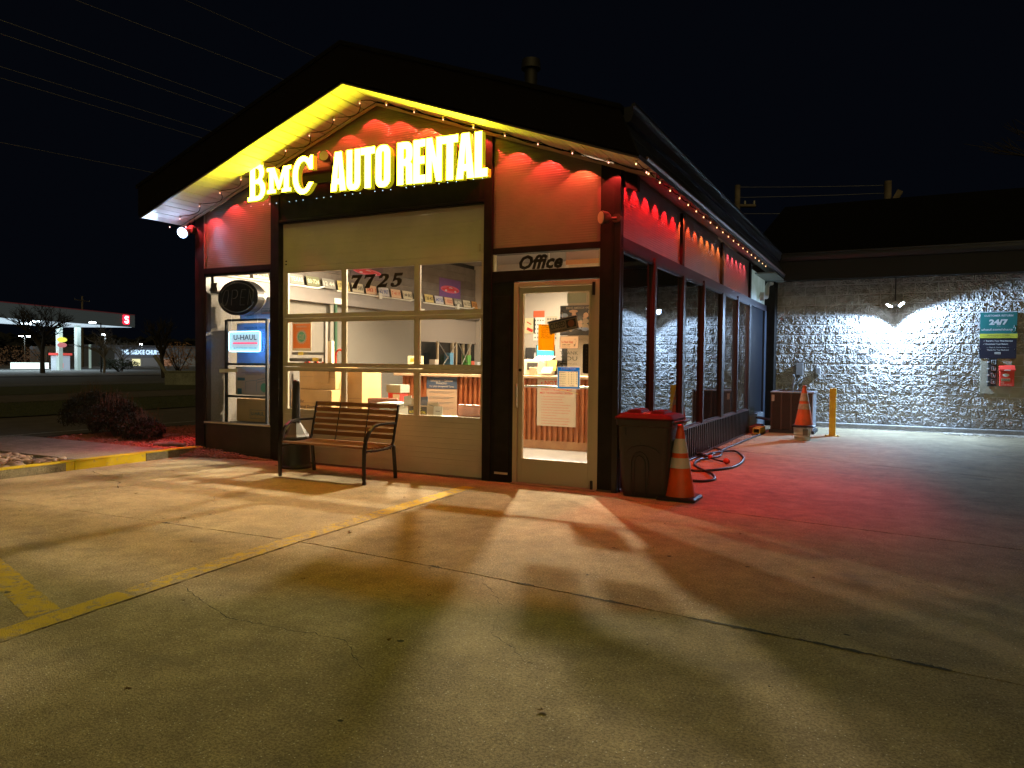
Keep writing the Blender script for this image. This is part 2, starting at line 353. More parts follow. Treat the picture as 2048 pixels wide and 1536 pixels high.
# ---------------------------------------------------------------- kerb, walk, beds
kb = thing('kerb', (-5.9,-2,0), None, None, kind='structure')
KY = concrete('kerb_yellow_paint', paint=(.62,.47,.02), wear=-.55); KC = concrete('kerb_concrete', (.24,.215,.16), (.17,.15,.11))
for y0, y1, face in [(-8,-1.86,KC),(-1.86,-1.765,KY),(-1.755,-.86,KY),(-.85,.22,KC)]:
    part('kerb_stone', MB().box(-6.0,-5.85,y0,y1,-.05,.098), face, kb)
    part('painted_kerb_top', MB().box(-6.003,-5.846,y0+.001,y1-.001,.094,.103), KY, kb)
part('walk_slab', MB().box(-9.3,-6.01,-1.62,-.42,-.05,.095), CON2, kb)
soil = thing('planting_bed', (-7,-2,0), None, None, kind='structure')
part('bed_soil', MB().box(-9.3,-6.01,-7,-1.63,-.05,.06).box(-9.3,-6.01,-.41,2.45,-.05,.055), mat('bed_soil', (.05,.035,.025), .95, c2=(.09,.06,.045), sc=20, bump=.6, bs=70), soil)
rnd = random.Random(5); stones = []
M_riv = mat('river_stone', (.30,.24,.19), .6, c2=(.22,.17,.14), sc=9, rnd=.4, bump=.1, bs=50)
for i in range(7):
    b = MB().blob((0,0,0), (.055,.04,.026), .08, (12,8), rnd=rnd); stones.append(b.data('river_stone', M_riv))
cnt = 0
for lay in range(2):
    for i in range(300):
        x = rnd.uniform(-7.9,-6.05); y = rnd.uniform(-2.9,-1.66)
        if y > -1.66-(abs(x+6.05))*.02 or cnt >= 280: continue
        sc = rnd.uniform(.65,1.35); o = inst('river_stone', rnd.choice(stones), (x, y, .075+lay*.032), soil, (rnd.uniform(-.5,.5), rnd.uniform(-.4,.4), rnd.uniform(0,6.3)), (sc, sc*rnd.uniform(.8,1.2), sc*rnd.uniform(.8,1.3))); cnt += 1
def gravel(name, n, region, zf, size, mt, seed, label=None):
    r_ = random.Random(seed); b = MB()
    for i in range(n):
        x, y = region(r_); z = zf(x, y); s_ = size*r_.uniform(.5,1.5)
        R = Matrix.Rotation(r_.uniform(0,6.3),3,'Z') @ Matrix.Rotation(r_.uniform(-.7,.7),3,'X')
        vs = [Vector((x,y,z)) + R @ Vector((a*s_*r_.uniform(.7,1.2), c*s_*.7*r_.uniform(.7,1.2), d*s_*.45)) for a, c, d in ((1,0,0),(0,1,0),(-1,0,0),(0,-1,0),(0,0,1),(0,0,-1))]
        b.add(vs, [(0,1,4),(1,2,4),(2,3,4),(3,0,4),(1,0,5),(2,1,5),(3,2,5),(0,3,5)], smooth=False)
    return b
M_red = mat('red_lava_rock', (.26,.09,.06), .8, c2=(.36,.15,.10), sc=30)
part('lava_rock', gravel('g', 5200, lambda r: (r.uniform(-8.9,-6.02), r.uniform(-.40,2.42)), lambda x, y: .06+.02*random.random(), .030, M_red, 1), M_red, soil, kind='stuff')
M_mul = mat('wood_mulch', (.14,.06,.035), .9, c2=(.24,.12,.07), sc=40)
def mreg(r):
    while True:
        x, y = r.uniform(-6.05,-4.55), r.uniform(-.42,-.01)
        w = 1-(x+6.05)/1.5
        if abs(y) < .40*w+.03: return x, y
solo('mulch_pile', gravel('g', 2600, mreg, lambda x, y: max(.0, .13*(1-(x+6.05)/1.35))*(1+y/.45)*random.random()+.008, .016, M_mul, 2), M_mul, (-5.4,-.1,0), kind='stuff')
gr = gravel('g', 1500, lambda r: (r.uniform(3.3,6.0), 9.62-abs(r.gauss(0,.22))), lambda x, y: .012, .018, None, 4)
gr2 = gravel('g', 1500, lambda r: (r.uniform(.9,6.0), 9.66-abs(r.gauss(0,.07))), lambda x, y: .008, .010, None, 9)
gr.add(gr2.v, gr2.f)
solo('loose_gravel', gr, mat('pale_gravel', (.5,.45,.36), .85, c2=(.32,.28,.22), sc=25), (4,9.4,0), kind='stuff')
gr3 = gravel('g', 420, lambda r: (r.uniform(.03,.22)+max(0,(r.random()-.8)*.8), r.uniform(.6,8.6)), lambda x, y: .006, .011, None, 12)
solo('debris_along_wall', gr3, mat('wall_debris', (.25,.16,.10), .9), (.1,4,0), kind='stuff')
# ---------------------------------------------------------------- beyond the kerb: lane, grass, road
M_asp = mat('old_asphalt', (.13,.11,.09), .9, c2=(.17,.145,.12), sc=2, bump=.3, bs=90)
M_grs = mat('dry_winter_grass', (.06,.075,.03), .95, c2=(.11,.11,.05), sc=6, bump=.8, bs=50)
def rib(name, x0, x1, z, mt, kind='structure', ang=.0):
    y0, y1 = -30, 95
    solo(name, MB().add([(x0,y0,z),(x1,y0,z),(x1,y1,z),(x0,y1,z)], [(0,1,2,3)]), mt, (x0,0,z), kind=kind)
rib('access_lane', -14.3,-9.31, -.02, M_asp)
solo('painted_lane_line', MB().add([(-10.47,-10,-.014),(-10.37,-10,-.014),(-10.52,12,-.014),(-10.62,12,-.014)], [(0,1,2,3)]), mat('faded_white_paint', (.5,.48,.44), .7, c2=(.2,.18,.16), sc=20), (-10.4,0,-.014), kind='structure')
rib('grass_verge', -19.5,-14.32, .0, M_grs)
rib('footpath', -23.5,-19.52, .01, M_asp)
rib('grass_strip', -31,-23.52, .02, M_grs)
rib('main_road', -48,-31.5, -.03, mat('road_asphalt', (.11,.11,.11), .8, c2=(.14,.138,.135), sc=3))
rib('road_kerb', -31.48,-31.02, .08, CON2)
rib('far_kerb', -48.6,-48.02, .08, CON2)
rib('station_forecourt', -110,-48.62, .0, mat('forecourt_concrete', (.2,.2,.19), .8, c2=(.15,.15,.145), sc=1))
# grass tufts for the near verge
r_ = random.Random(8); b = MB()
for i in range(9000):
    x, y = r_.uniform(-19.4,-14.4), r_.uniform(-4,14); h = r_.uniform(.03,.07); a = r_.uniform(0,6.3); w = .012
    b.add([(x,y,0),(x+w*cos(a),y+w*sin(a),0),(x+r_.uniform(-.03,.03),y+r_.uniform(-.03,.03),h)], [(0,1,2)])
solo('grass_tufts', b, M_grs, (-17,4,0), kind='stuff')
# ================================================================ the office building
from mathutils import noise
def zs(x): return 4.27-.356*abs(x+2.95)
OB = thing('rental_office', (-3,3,0), 'low gabled rental office with black frame, glazed bay door and ribbed panels under the eaves', 'building')
def prism_front(x0, x1, y0, y1, z0, m=None, drop=.0):   # upright piece cut to the slope on top
    xs = [x0]+([-2.95] if x0 < -2.95 < x1 else [])+[x1]; b = MB()
    prof = [(x0,z0)]+[(x1,z0)]+[(x, zs(x)-drop) for x in xs[::-1]]
    return b.slat([(x,y0,z) for x, z in prof], (0,y1-y0,0))
for x0, x1, y0 in [(-6.0,-5.83,0),(-4.61,-4.47,-.012),(-1.52,-1.42,-.012),(-.2,0,0)]:
    part('post', prism_front(x0, x1, y0, .12, 0, drop=.015), M_black, OB, bevel=.004)
part('post', MB().box(-.045,.012,-.012,.045,0,3.1), M_trim, OB)
part('lower_panel', MB().box(-5.83,-4.61,.025,.1,0,.405).box(-5.83,-4.61,.02,.1,0,.05), mat('dark_brown_panel', (.035,.024,.017), .5, c2=(.05,.035,.025), sc=5, bump=.08, bs=40), OB)
part('rail', MB().box(-5.83,-4.61,.0,.1,2.415,2.49), M_black, OB, bevel=.003)
part('pier', MB().box(-1.42,-1.155,.01,.12,0,2.24).box(-1.37,-1.2,-.004,.01,.11,1.98), M_black, OB, bevel=.003)
part('pier_scuff', MB().box(-1.365,-1.205,-.009,-.004,.085,.108), M_chr, OB)
part('rail', MB().box(-1.42,-.2,.0,.12,2.13,2.245), M_black, OB, bevel=.003)
part('rail', MB().box(-1.42,-.2,.0,.12,2.425,2.49), M_black, OB, bevel=.003)
part('header_panel', MB().box(-4.47,-1.52,.0,.12,2.985,3.57), M_black, OB)
part('header_ledge', MB().box(-4.61,-1.52,-.03,-.013,3.565,3.60), mat('ledge_board', (.05,.035,.025), .6), OB)
part('header_trim', MB().box(-4.47,-1.52,-.01,-.001,3.0,3.025), M_trim, OB)
# window of the left bay
wn = part('window', MB().box(-5.83,-4.61,.0,.09,.405,.445).box(-5.83,-5.80,.01,.09,.445,2.415).box(-4.64,-4.61,.01,.09,.445,2.415).box(-5.80,-4.64,.01,.09,2.385,2.415), M_trim, OB)
part('sill', MB().box(-5.82,-4.62,-.012,-.001,.425,.442), M_alu, wn)
part('pane', MB().box(-5.80,-4.64,.05,.056,.445,2.385), M_pane, wn)
# transom over the door
wn = part('window', MB().box(-1.42,-1.405,.02,.08,2.245,2.425).box(-.215,-.2,.02,.08,2.245,2.425), M_alu, OB)
part('pane', MB().box(-1.405,-.215,.05,.056,2.245,2.425), M_pane, wn)
# translucent ribbed polycarbonate
def poly_mat(name, c):
    m = mat(name, c, .30, sp=.5, c2=tuple(x*.85 for x in c), sc=2.5)
    n = m.node_tree.nodes; l = m.node_tree.links; b = n['Principled BSDF']
    tr = n.new('ShaderNodeBsdfTranslucent'); tr.inputs[0].default_value = (.5,.22,.07,1); mx_ = n.new('ShaderNodeMixShader'); mx_.inputs[0].default_value = .018
    out = n['Material Output']; l.new(b.outputs[0], mx_.inputs[1]); l.new(tr.outputs[0], mx_.inputs[2]); l.new(mx_.outputs[0], out.inputs[0]); return m
M_poly = poly_mat('bronze_polycarbonate', (.155,.13,.11))
PIT_ = .0255
def ribbed(fn, z0, z1, plane):   # fn(z) -> (a0, a1) or None
    b = MB(); k = 6; n = int((z1-z0)/PIT_*k)+1; prev = None
    for i in range(n+1):
        z = z0+(z1-z0)*i/n; e = fn(z)
        if e is None: break
        o_ = .0026*abs(sin(pi*(z-z0)/PIT_))**.7
        p = [(a, .03-o_, z) if plane == 'y' else (-.03+o_, a, z) for a in e]
        if prev: b.add([prev[0], prev[1], p[1], p[0]], [(0,1,2,3)], smooth=False)
        prev = p
    return b
def fr(x0, x1):
    def f(z):
        half = (4.27-.03-z)/.356; a, c = max(x0, -2.95-half), min(x1, -2.95+half)
        return (a, c) if c-a > .01 else None
    return f
part('ribbed_panel', ribbed(fr(-5.83,-4.61), 2.49, 4.2, 'y'), M_poly, OB, 'bronze ribbed panel over the left window')
part('ribbed_panel', ribbed(fr(-4.47,-1.52), 3.59, 4.24, 'y'), M_poly, OB, 'bronze ribbed gable panel behind the lit letters')
part('ribbed_panel', ribbed(fr(-1.42,-.2), 2.49, 4.2, 'y'), M_poly, OB, 'bronze ribbed panel over the office door')
part('panel_frame', MB().box(-.235,-.2,.0,.03,2.49,zs(-.235)-.03), M_poly, OB); part('panel_frame', MB().box(-5.83,-5.815,.0,.03,2.49,zs(-5.83)-.03), M_poly, OB)
# ---- bay door
gd = part('bay_door', MB().box(-4.47,-1.52,.10,.14,0,.012), M_tan, OB)
XC = [(-4.40,-3.51),(-3.465,-2.45),(-2.40,-1.57)]; ZR = [(.655,1.155),(1.235,1.765),(1.845,2.385)]
def groove(z0, z1, nm):
    b = MB(); n = max(2, int((z1-z0)/.055)); y = .06
    for i in range(n):
        a = z0+(z1-z0)*i/n; c = z0+(z1-z0)*(i+1)/n
        b.box(-4.465,-1.525,y+.0015*(i % 2),.10,a+.0005,c-.0005)
    part(nm, b, M_tan, gd)
groove(.012,.60,'door_panel'); groove(2.45,2.995,'door_panel')
for z0, z1 in [(.602,.655),(1.155,1.193),(1.197,1.235),(1.765,1.803),(1.807,1.845),(2.385,2.448)]:
    part('rail', MB().box(-4.465,-1.525,.0575,.10,z0,z1), M_tan, gd, bevel=.002)
for z0, z1 in ZR:
    for x0, x1 in [(-4.465,-4.40),(-3.51,-3.465),(-2.45,-2.40),(-1.57,-1.525)]:
        part('stile', MB().box(x0,x1,.057,.10,z0,z1), M_tan, gd, bevel=.002)
    for x0, x1 in XC:
        b = MB()
        for a,c,d,e in [(x0,x0+.014,z0,z1),(x1-.014,x1,z0,z1),(x0+.014,x1-.014,z0,z0+.012),(x0+.014,x1-.014,z1-.012,z1)]: b.box(a,c,.064,.09,d,e)
        part('glazing_bead', b, M_alu, gd); part('pane', MB().box(x0+.013,x1-.013,.078,.082,z0+.011,z1-.011), M_pane, gd)
part('weather_seal', MB().box(-4.46,-1.53,.05,.07,0,.012).box(-4.468,-4.462,.045,.06,.3,2.9), mat('rubber_seal', (.01,.01,.01), .8), gd)
part('door_latch', MB().box(-1.63,-1.60,.045,.06,2.48,2.56), M_alu, gd)
part('bolt', MB().cyl((-4.41,.05,2.52),(-4.41,.062,2.52),.009).cyl((-4.41,.05,2.48),(-4.41,.062,2.48),.009), M_ink, gd)
# ---- office door
df = part('door_frame', MB().box(-1.155,-1.105,.0,.10,0,2.115).box(-.25,-.2,.0,.10,0,2.115).box(-1.105,-.25,.0,.10,2.072,2.115), M_alu, OB, bevel=.003)
dr = part('office_door', MB().box(-1.10,-1.055,.02,.065,.015,2.065).box(-.305,-.256,.02,.065,.015,2.065).box(-1.055,-.305,.02,.065,.015,.262).box(-1.055,-.305,.02,.065,2.01,2.065), M_alu, OB, bevel=.003)
part('pane', MB().box(-1.055,-.305,.04,.046,.262,2.01), M_pane, dr)
part('glazing_bead', MB().box(-1.055,-.305,.013,.03,.255,.272).box(-1.055,-.305,.013,.03,2.002,2.016).box(-1.06,-1.048,.013,.03,.27,2.003).box(-.312,-.3,.013,.03,.27,2.003), M_alu, dr)
part('pull_handle', MB().tube([(-1.115,.02,1.045),(-1.10,-.02,1.05),(-1.085,-.05,1.03),(-1.083,-.055,.93),(-1.085,-.05,.83),(-1.10,-.02,.81),(-1.115,.02,.815)], .011, 10), M_chr, dr)
part('push_bar', MB().tube([(-1.055,.075,1.03),(-1.0,.105,1.03),(-.36,.105,1.03),(-.31,.075,1.03)], .012, 10), M_chr, dr)
part('lock', MB().cyl((-1.078,.006,1.20),(-1.078,.02,1.20),.016), M_trim, dr)
part('hinge', MB().box(-.272,-.243,-.012,.02,1.96,2.09).box(-.268,-.243,-.012,.02,.01,.10), M_trim, dr)
part('threshold', MB().box(-1.15,-.2,-.06,.10,0,.014), mat('worn_threshold', (.30,.22,.17), .5, me=.3), OB)
part('foundation', MB().box(-5.98,-1.16,.012,.1,-.05,.014).box(-.2,0,-.01,.1,-.05,.02), mat('grey_footing', (.1,.08,.065), .9), OB)
# ---- side wall facing the yard
part('side_beam', MB().box(-.1,.0,.046,9.45,2.412,2.535), mat('aubergine_black_paint', (.03,.024,.032), .45), OB)
part('window_head_trim', MB().box(.0,.012,.046,7.42,2.398,2.425), M_trim, OB)
part('sill', MB().box(-.08,.022,.046,7.45,.43,.452), mat('aged_metal_sill', (.12,.10,.10), .4, me=.4), OB)
for y0, y1 in [(2.40,2.50),(4.86,4.96),(7.40,7.52)]:
    part('post', MB().box(-.1,.008,y0,y1,2.535,3.19), M_black, OB)
for i, (y0, y1) in enumerate([(.05,2.40),(2.50,4.86),(4.96,7.40)]):
    b = ribbed(lambda z, y0=y0, y1=y1: (y0, y1), 2.535, 3.21, 'x')
    part('ribbed_panel', b, M_poly, OB, ['nearest','middle','farthest'][i]+' ribbed panel above the yard side windows')
for y0, y1, w in [(2.44,2.55,.02),(4.89,5.08,.02),(7.34,7.52,.02),(.046,.075,.02)]:
    part('post', MB().box(-.09,w,y0,y1,.452,2.41), M_trim, OB, bevel=.004)
M_mul2 = mat('dark_mullion', (.035,.022,.024), .4, me=.2)
M_film = bpy.data.materials.new('dark_film_glass'); M_film.use_nodes = True
_b = M_film.node_tree.nodes['Principled BSDF']; _b.inputs['Base Color'].default_value = (.006,.007,.008,1); _b.inputs['Roughness'].default_value = .015; _b.inputs['IOR'].default_value = 2.7
M_half = glass('reflective_side_glass', (.62,.62,.6), ior=2.0, dirt=.02)
for y0, y1, mm in [(.075,1.15,M_film),(1.23,2.44,M_film),(2.55,3.58,M_film),(3.66,4.89,M_film),(5.08,6.15,M_half),(6.22,7.34,M_half)]:
    wn = part('side_window', MB().box(-.05,.006,y0,y0+.018,.452,2.41).box(-.05,.006,y1-.018,y1,.452,2.41).box(-.05,.004,y0+.018,y1-.018,2.385,2.41).box(-.05,.004,y0+.018,y1-.018,.452,.47), M_mul2, OB)
    part('pane', MB().quad((-.02,y0+.016,.468),(-.02,y1-.016,.468),(-.02,y1-.016,2.387),(-.02,y0+.016,2.387)), mm, wn)
for y0, y1 in [(1.15,1.23),(3.58,3.66),(6.15,6.22)]:
    part('mullion', MB().box(-.06,.026,y0,y1,.452,2.46), M_mul2, OB, bevel=.004)
b = MB(); y = .046; i = 0
while y < 7.5:
    b.box(-.03, .018, y, y+.055, 0, .43); b.box(-.03, -.012, y+.055, y+.125, 0, .43); y += .125
part('corrugated_skirt', b, mat('black_corrugated_metal', (.03,.028,.03), .35, me=.3), OB, bevel=.006)
part('base_trim', MB().box(-.03,.03,.046,7.5,0,.03), M_trim, OB)
# far end of the side wall: obscured pane with a flue, dark doorway
M_back = mat('pale_green_lit_panel', (.42,.48,.44), .5, em=(.55,.75,.68), es=.10, c2=(.62,.66,.66), sc=2)
pn = part('end_light', MB().box(-.06,-.04,7.52,9.45,2.55,3.12), M_back, OB)
part('flue_pipe', MB().tube([(.03,8.55,2.66),(.05,8.75,2.66),(.06,9.0,2.68),(.06,9.06,2.75),(.06,9.08,2.9),(.08,9.2,2.98),(.1,9.42,3.0)], .045, 12), mat('pvc_pipe', (.5,.47,.42), .4), pn)
part('flue_hood', MB().cyl((.0,8.62,2.66),(.08,8.62,2.66),.085,.085), mat('pvc_pipe'), pn)
part('canopy_board', MB().box(.0,.36,7.9,9.62,3.035,3.06), mat('grey_green_board', (.20,.24,.22), .6), OB)
part('service_door', MB().box(-.08,-.03,7.52,9.3,.3,2.412), mat('blue_black_door', (.012,.016,.024), .3), OB)
part('door_jamb', MB().box(-.05,.01,9.2,9.45,.0,2.412), mat('slate_jamb', (.04,.05,.07), .4), OB)
part('kick_panel', MB().box(-.05,.02,7.52,9.2,.0,.31), mat('grey_kick', (.16,.18,.20), .5), OB)
part('corner_pillar', MB().box(-.2,.17,9.45,9.84,0,3.1), M_black, OB)
# ---- soffit in boards, trims, fascia, roof, gutter
sf = part('soffit', MB().slat([(-6.28,-.61,zs(-6.28)+.016),(-2.95,-.61,4.27+.016),(.37,-.61,zs(.37)+.016),(.37,-.61,zs(.37)+.03),(-2.95,-.61,4.30),(-6.28,-.61,zs(-6.28)+.03)], (0,.61,0)).slat([(0,0,zs(0)+.016),(.37,0,zs(.37)+.016),(.37,0,zs(.37)+.03),(0,0,zs(0)+.03)],(0,9.3,0)), M_black, OB)
A_ = math.atan(.356); w = .1
def board_data(nm, L, w_):
    b = MB(); c = .011
    b.slat([(-w_/2,0,0),(-w_/2+.004,0,-c),(-.006,0,-c),(0,0,-c+.005),(.006,0,-c),(w_/2-.004,0,-c),(w_/2,0,0)], (0,L,0)); return b.data(nm, M_soff)
bd = board_data('soffit_board', .595, .198); bd2 = board_data('soffit_board', .36, .198)
n = 17; sl = 3.32/cos(A_)
for s_ in (-1, 1):
    for i in range(n):
        x = -2.95+s_*(i+.5)*3.32/n; inst('soffit_board', bd, (x, -.605, zs(x)+.014), sf, (0, s_*A_, 0))
i = 0; y = .12
while y < 9.3:
    inst('soffit_board', bd2, (.01, y, zs(.01)+.013), sf, (0, A_, -pi/2)) if False else None
    y += .205
b2 = MB(); y = .0
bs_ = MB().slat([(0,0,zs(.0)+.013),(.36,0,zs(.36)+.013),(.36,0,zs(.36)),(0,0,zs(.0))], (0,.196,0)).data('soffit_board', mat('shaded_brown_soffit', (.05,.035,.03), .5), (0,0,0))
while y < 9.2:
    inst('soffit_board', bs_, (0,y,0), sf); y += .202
for s_ in (-1, 1):
    x1 = -6.25 if s_ < 0 else .36
    part('light_seal_strip', MB().slat([(-2.95,.04,4.285),(x1+.2*(1 if s_ < 0 else -1),.04,zs(x1)+.02),(x1+.2*(1 if s_ < 0 else -1),.04,zs(x1)-.13),(-2.95,.04,4.135)], (0,.08,0)), M_black, OB)  # unseen strip added behind the panel tops to stop room light leaking
    part('wall_trim', MB().slat([(-2.95,-.028,4.255),(x1,-.028,zs(x1)-.015),(x1,-.028,zs(x1)-.05),(-2.95,-.028,4.22)], (0,.016,0)), mat('tan_trim', (.42,.34,.25), .45), OB)
M_edge = mat('drip_edge', (.10,.09,.09), .35, me=.3)
for s_ in (-1, 1):
    x1 = -6.28 if s_ < 0 else .37; xt = -6.28 if s_ < 0 else .20
    part('drip_edge', MB().slat([(-2.95,-.62,4.285),(x1,-.62,zs(x1)+.015),(x1,-.62,zs(x1)-.004),(-2.95,-.62,4.266)], (0,.012,0)), M_edge, OB)
    M_fas = mat('near_black_fascia', (.006,.005,.005), .85, sp=.1)
    part('rake_fascia', MB().slat([(-2.95,-.64,4.31),(x1,-.64,zs(x1)+.03),(xt,-.64,zs(xt)+.40),(-2.95,-.64,4.68)], (0,.03,0)), M_fas, OB)
    part('roof_slope', MB().slat([(-2.95,-.66,4.72),(xt+s_*.02,-.66,zs(xt)+.42),(xt+s_*.02,-.66,zs(xt)+.38),(-2.95,-.66,4.68)], (0,10.6,0)), M_roof, OB)
part('side_fascia', MB().slat([(.37,-.61,3.09),(.385,-.61,3.12),(.215,-.61,3.50),(.19,-.61,3.50)], (0,10.0,0)), mat('blue_black_fascia', (.010,.010,.012), .6, sp=.3), OB)
part('side_fascia', MB().slat([(.385,-.4,3.12),(.40,-.4,3.135),(.40,-.4,3.15),(.38,-.4,3.15)], (0,9.6,0)), mat('drip_lip', (.2,.12,.11), .35, me=.3), OB)
part('fascia_seam', MB().slat([(.322,-.6,3.272),(.315,-.6,3.29),(.303,-.6,3.29),(.31,-.6,3.272)], (0,9.9,0)), M_ink, OB)
M_gut = mat('blue_grey_gutter', (.05,.053,.066), .28, me=.5)
def gut(u): return [(u+.0,3.425),(u+.065,3.43),(u+.085,3.50),(u+.085,3.555),(u+.105,3.56),(u+.105,3.585),(u+.07,3.585),(u+.07,3.56),(u,3.56)]
part('gutter', MB().slat([(x,-.58,z) for x, z in gut(.225)], (0,9.75,0)), M_gut, OB)
part('roof_flue', MB().cyl((-4.9,8,5.0),(-4.9,8,7.85),.14,.14,12).cyl((-4.9,8,7.8),(-4.9,8,8.0),.22,.2,12), mat('dull_flue', (.02,.02,.018), .6), OB)
part('left_wall', MB().box(-6.0,-5.9,.125,9.8,0,3.44), M_black, OB)
part('rear_wall', MB().box(-6.0,0,9.8,9.9,0,3.44), M_black, OB)
part('gable_blocking', MB().box(-5.95,-.02,.13,9.8,3.44,3.46), M_black, OB)
# ================================================================ interior of the office
M_gry = mat('speckled_grey_wall_board', (.14,.125,.105), .9, c2=(.19,.178,.16), sc=70, bump=.4, bs=120, det=2)
M_sid = mat('brown_grey_siding', (.14,.12,.105), .7, c2=(.18,.155,.14), sc=4)
M_bei = mat('beige_wall_paint', (.42,.34,.24), .8)
M_pin = mat('pale_cream_wall_paint', (.52,.46,.40), .8)
M_cor = mat('rusty_corrugated_steel', (.30,.085,.025), .42, c2=(.38,.125,.045), sc=5, me=.25)
M_wd = mat('oak_board', (.36,.18,.08), .5, c2=(.27,.12,.05), sc=6)
part('interior_floor', MB().box(-5.9,-.03,.14,7.4,-.02,.008), mat('grey_vinyl_floor', (.12,.11,.10), .45, c2=(.09,.082,.078), sc=2, bump=.05, bs=50), OB)
part('floor_mat', MB().box(-1.85,-.35,1.35,1.95,.008,.018), mat('blue_grey_mat', (.14,.15,.18), .95, bump=.5, bs=150), OB)
part('ceiling', MB().box(-5.9,-.03,.14,7.4,3.40,3.43), mat('grey_ceiling', (.25,.21,.19), .8), OB)
part('wall_board', MB().box(-5.9,-5.86,.14,2.5,.0,2.2), M_gry, OB); part('wall_board', MB().box(-5.9,-5.86,2.52,5.0,.0,2.2), M_gry, OB)
part('wall_board', MB().box(-5.9,-5.86,5.0,7.4,.0,.85), M_gry, OB)
for i, z in enumerate([2.42,2.57,2.72,2.87,3.02,3.17]): part('siding_board', MB().box(-5.9,-5.87+.004*(i%2),.14,7.4,z,z+.145), M_sid, OB)
part('wall_girt', MB().box(-5.9,-5.74,.14,7.4,2.2,2.31).box(-5.9,-5.80,.14,7.4,2.315,2.41), mat('grey_brown_steel', (.17,.15,.14), .45, me=.2), OB)
for y in (2.5,4.9): part('girt_plate', MB().box(-5.79,-5.735,y,y+.22,2.215,2.30), M_white, OB)
cnd = MB()
for a, c in ((.3,2.3),(2.6,4.85),(5.1,7.1)): cnd.tube([(-5.78,a,2.43),(-5.78,c-.15,2.43),(-5.78,c,2.47)], .014, 8)
part('conduit', cnd, mat('white_conduit', (.8,.78,.72), .4), OB)
for y in (3.7,6.35): part('junction_box', MB().box(-5.80,-5.75,y,y+.09,2.39,2.49), M_white, OB)
part('rear_partition', MB().box(-5.9,-2.6,7.3,7.4,0,3.4), M_pin, OB)
part('office_partition', MB().box(-2.66,-.1,5.0,5.1,0,2.99), M_bei, OB)
part('partition_cap', MB().box(-2.7,-.1,4.97,5.12,2.99,3.07), mat('orange_wood_trim', (.5,.22,.08), .5), OB)
part('bulkhead', MB().box(-2.7,-.1,4.99,5.1,3.07,3.22), mat('mauve_board', (.30,.19,.16), .7), OB)
part('side_room_wall', MB().box(-1.7,-1.6,5.1,7.4,0,2.6), M_bei, OB)
part('window_wall', MB().box(-.12,-.10,.14,2.2,.0,3.4).box(-.12,-.10,2.2,5.0,.0,3.4), M_bei, OB)
part('roller_shade', MB().box(-5.85,-5.845,5.08,7.62,1.68,2.2).cyl((-5.84,5.08,1.68),(-5.84,7.3,1.68),.012), mat('grey_pink_shade_cloth', (.30,.26,.235), .9, bump=.1, bs=200), OB)
part('shop_opening', MB().box(-5.9,-5.88,5.0,7.3,.85,2.2), mat('dark_opening', (.01,.011,.012), .15), OB)
part('opening_jamb', MB().box(-5.88,-5.8,4.98,5.04,.85,2.2).box(-5.88,-5.83,6.3,6.36,.85,1.7).box(-5.88,-5.83,6.75,6.79,.85,1.7).box(-5.88,-5.83,7.0,7.05,.85,1.7), mat('tan_jamb', (.42,.33,.22), .6), OB)
part('steel_post', MB().box(-5.86,-5.77,2.44,2.58,0,2.2), mat('grey_post', (.18,.17,.15), .5), OB)
part('slotted_strut', MB().box(-5.77,-5.735,2.52,2.57,.95,2.2), mat('dark_green_strut', (.02,.07,.035), .4), OB)
# ceiling lights
E_tube = mat('lit_diffuser', (1,.95,.85), .5, em=(1,.82,.58), es=14)
def ceil_light(x, y, lab, pw, w=.5, d=.14, z=2.985):
    t = thing('ceiling_light', (x,y,z), lab, 'ceiling light', 'ceiling lights inside the office')
    part('housing', MB().box(x-w/2-.03,x+w/2+.03,y-d/2-.03,y+d/2+.03,z-.02,z+.012).cyl((x,y,z),(x,y,3.4),.008,n=6), M_white, t)
    part('diffuser', MB().box(x-w/2,x+w/2,y-d/2,y+d/2,z-.035,z-.02), E_tube, t)
    lamp('tube_light', 'AREA', (x,y,z-.05), (1,.79,.55), pw, t, (RD(-32 if y < 5 else 0),0,0), w, d)
ceil_light(-2.2, 3.0, 'strip light on the office ceiling over the end of the counter by the door', ROOM*.50, .14, .12)
ceil_light(-3.9, 2.3, 'strip light on the office ceiling over the middle of the counter', ROOM*.30, .18, .14)
ceil_light(-3.4, 5.8, 'strip light on the office ceiling behind the counter', ROOM*.10, .5, .3)
ceil_light(-.8, 6.2, 'dim strip light in the room behind the yard side windows', ROOM*.03, .4, .3)
# counter
ct = thing('service_counter', (-3,3.2,0), 'long service counter faced in rusty corrugated steel inside the office', 'counter')
b = MB(); x = -4.72
while x < -.15:
    b.add([(x,3.003,.12),(x+.012,2.972,.12),(x+.042,2.972,.12),(x+.055,3.003,.12),(x,3.003,1.04),(x+.012,2.972,1.04),(x+.042,2.972,1.04),(x+.055,3.003,1.04)], [(0,1,5,4),(1,2,6,5),(2,3,7,6)]); b.add([(x+.055,3.003,.12),(x+.085,3.003,.12),(x+.085,3.003,1.04),(x+.055,3.003,1.04)], [(0,1,2,3)]); x += .085
part('corrugated_front', b, M_cor, ct); part('core', MB().box(-4.72,-.15,3.006,3.6,0,1.04), M_wd, ct)
part('top', MB().box(-4.86,-.15,2.93,3.7,1.045,1.085), mat('light_wood_top', (.50,.33,.20), .4), ct, bevel=.004)
part('base_board', MB().box(-4.72,-.15,2.965,2.99,.008,.13), M_wd, ct)
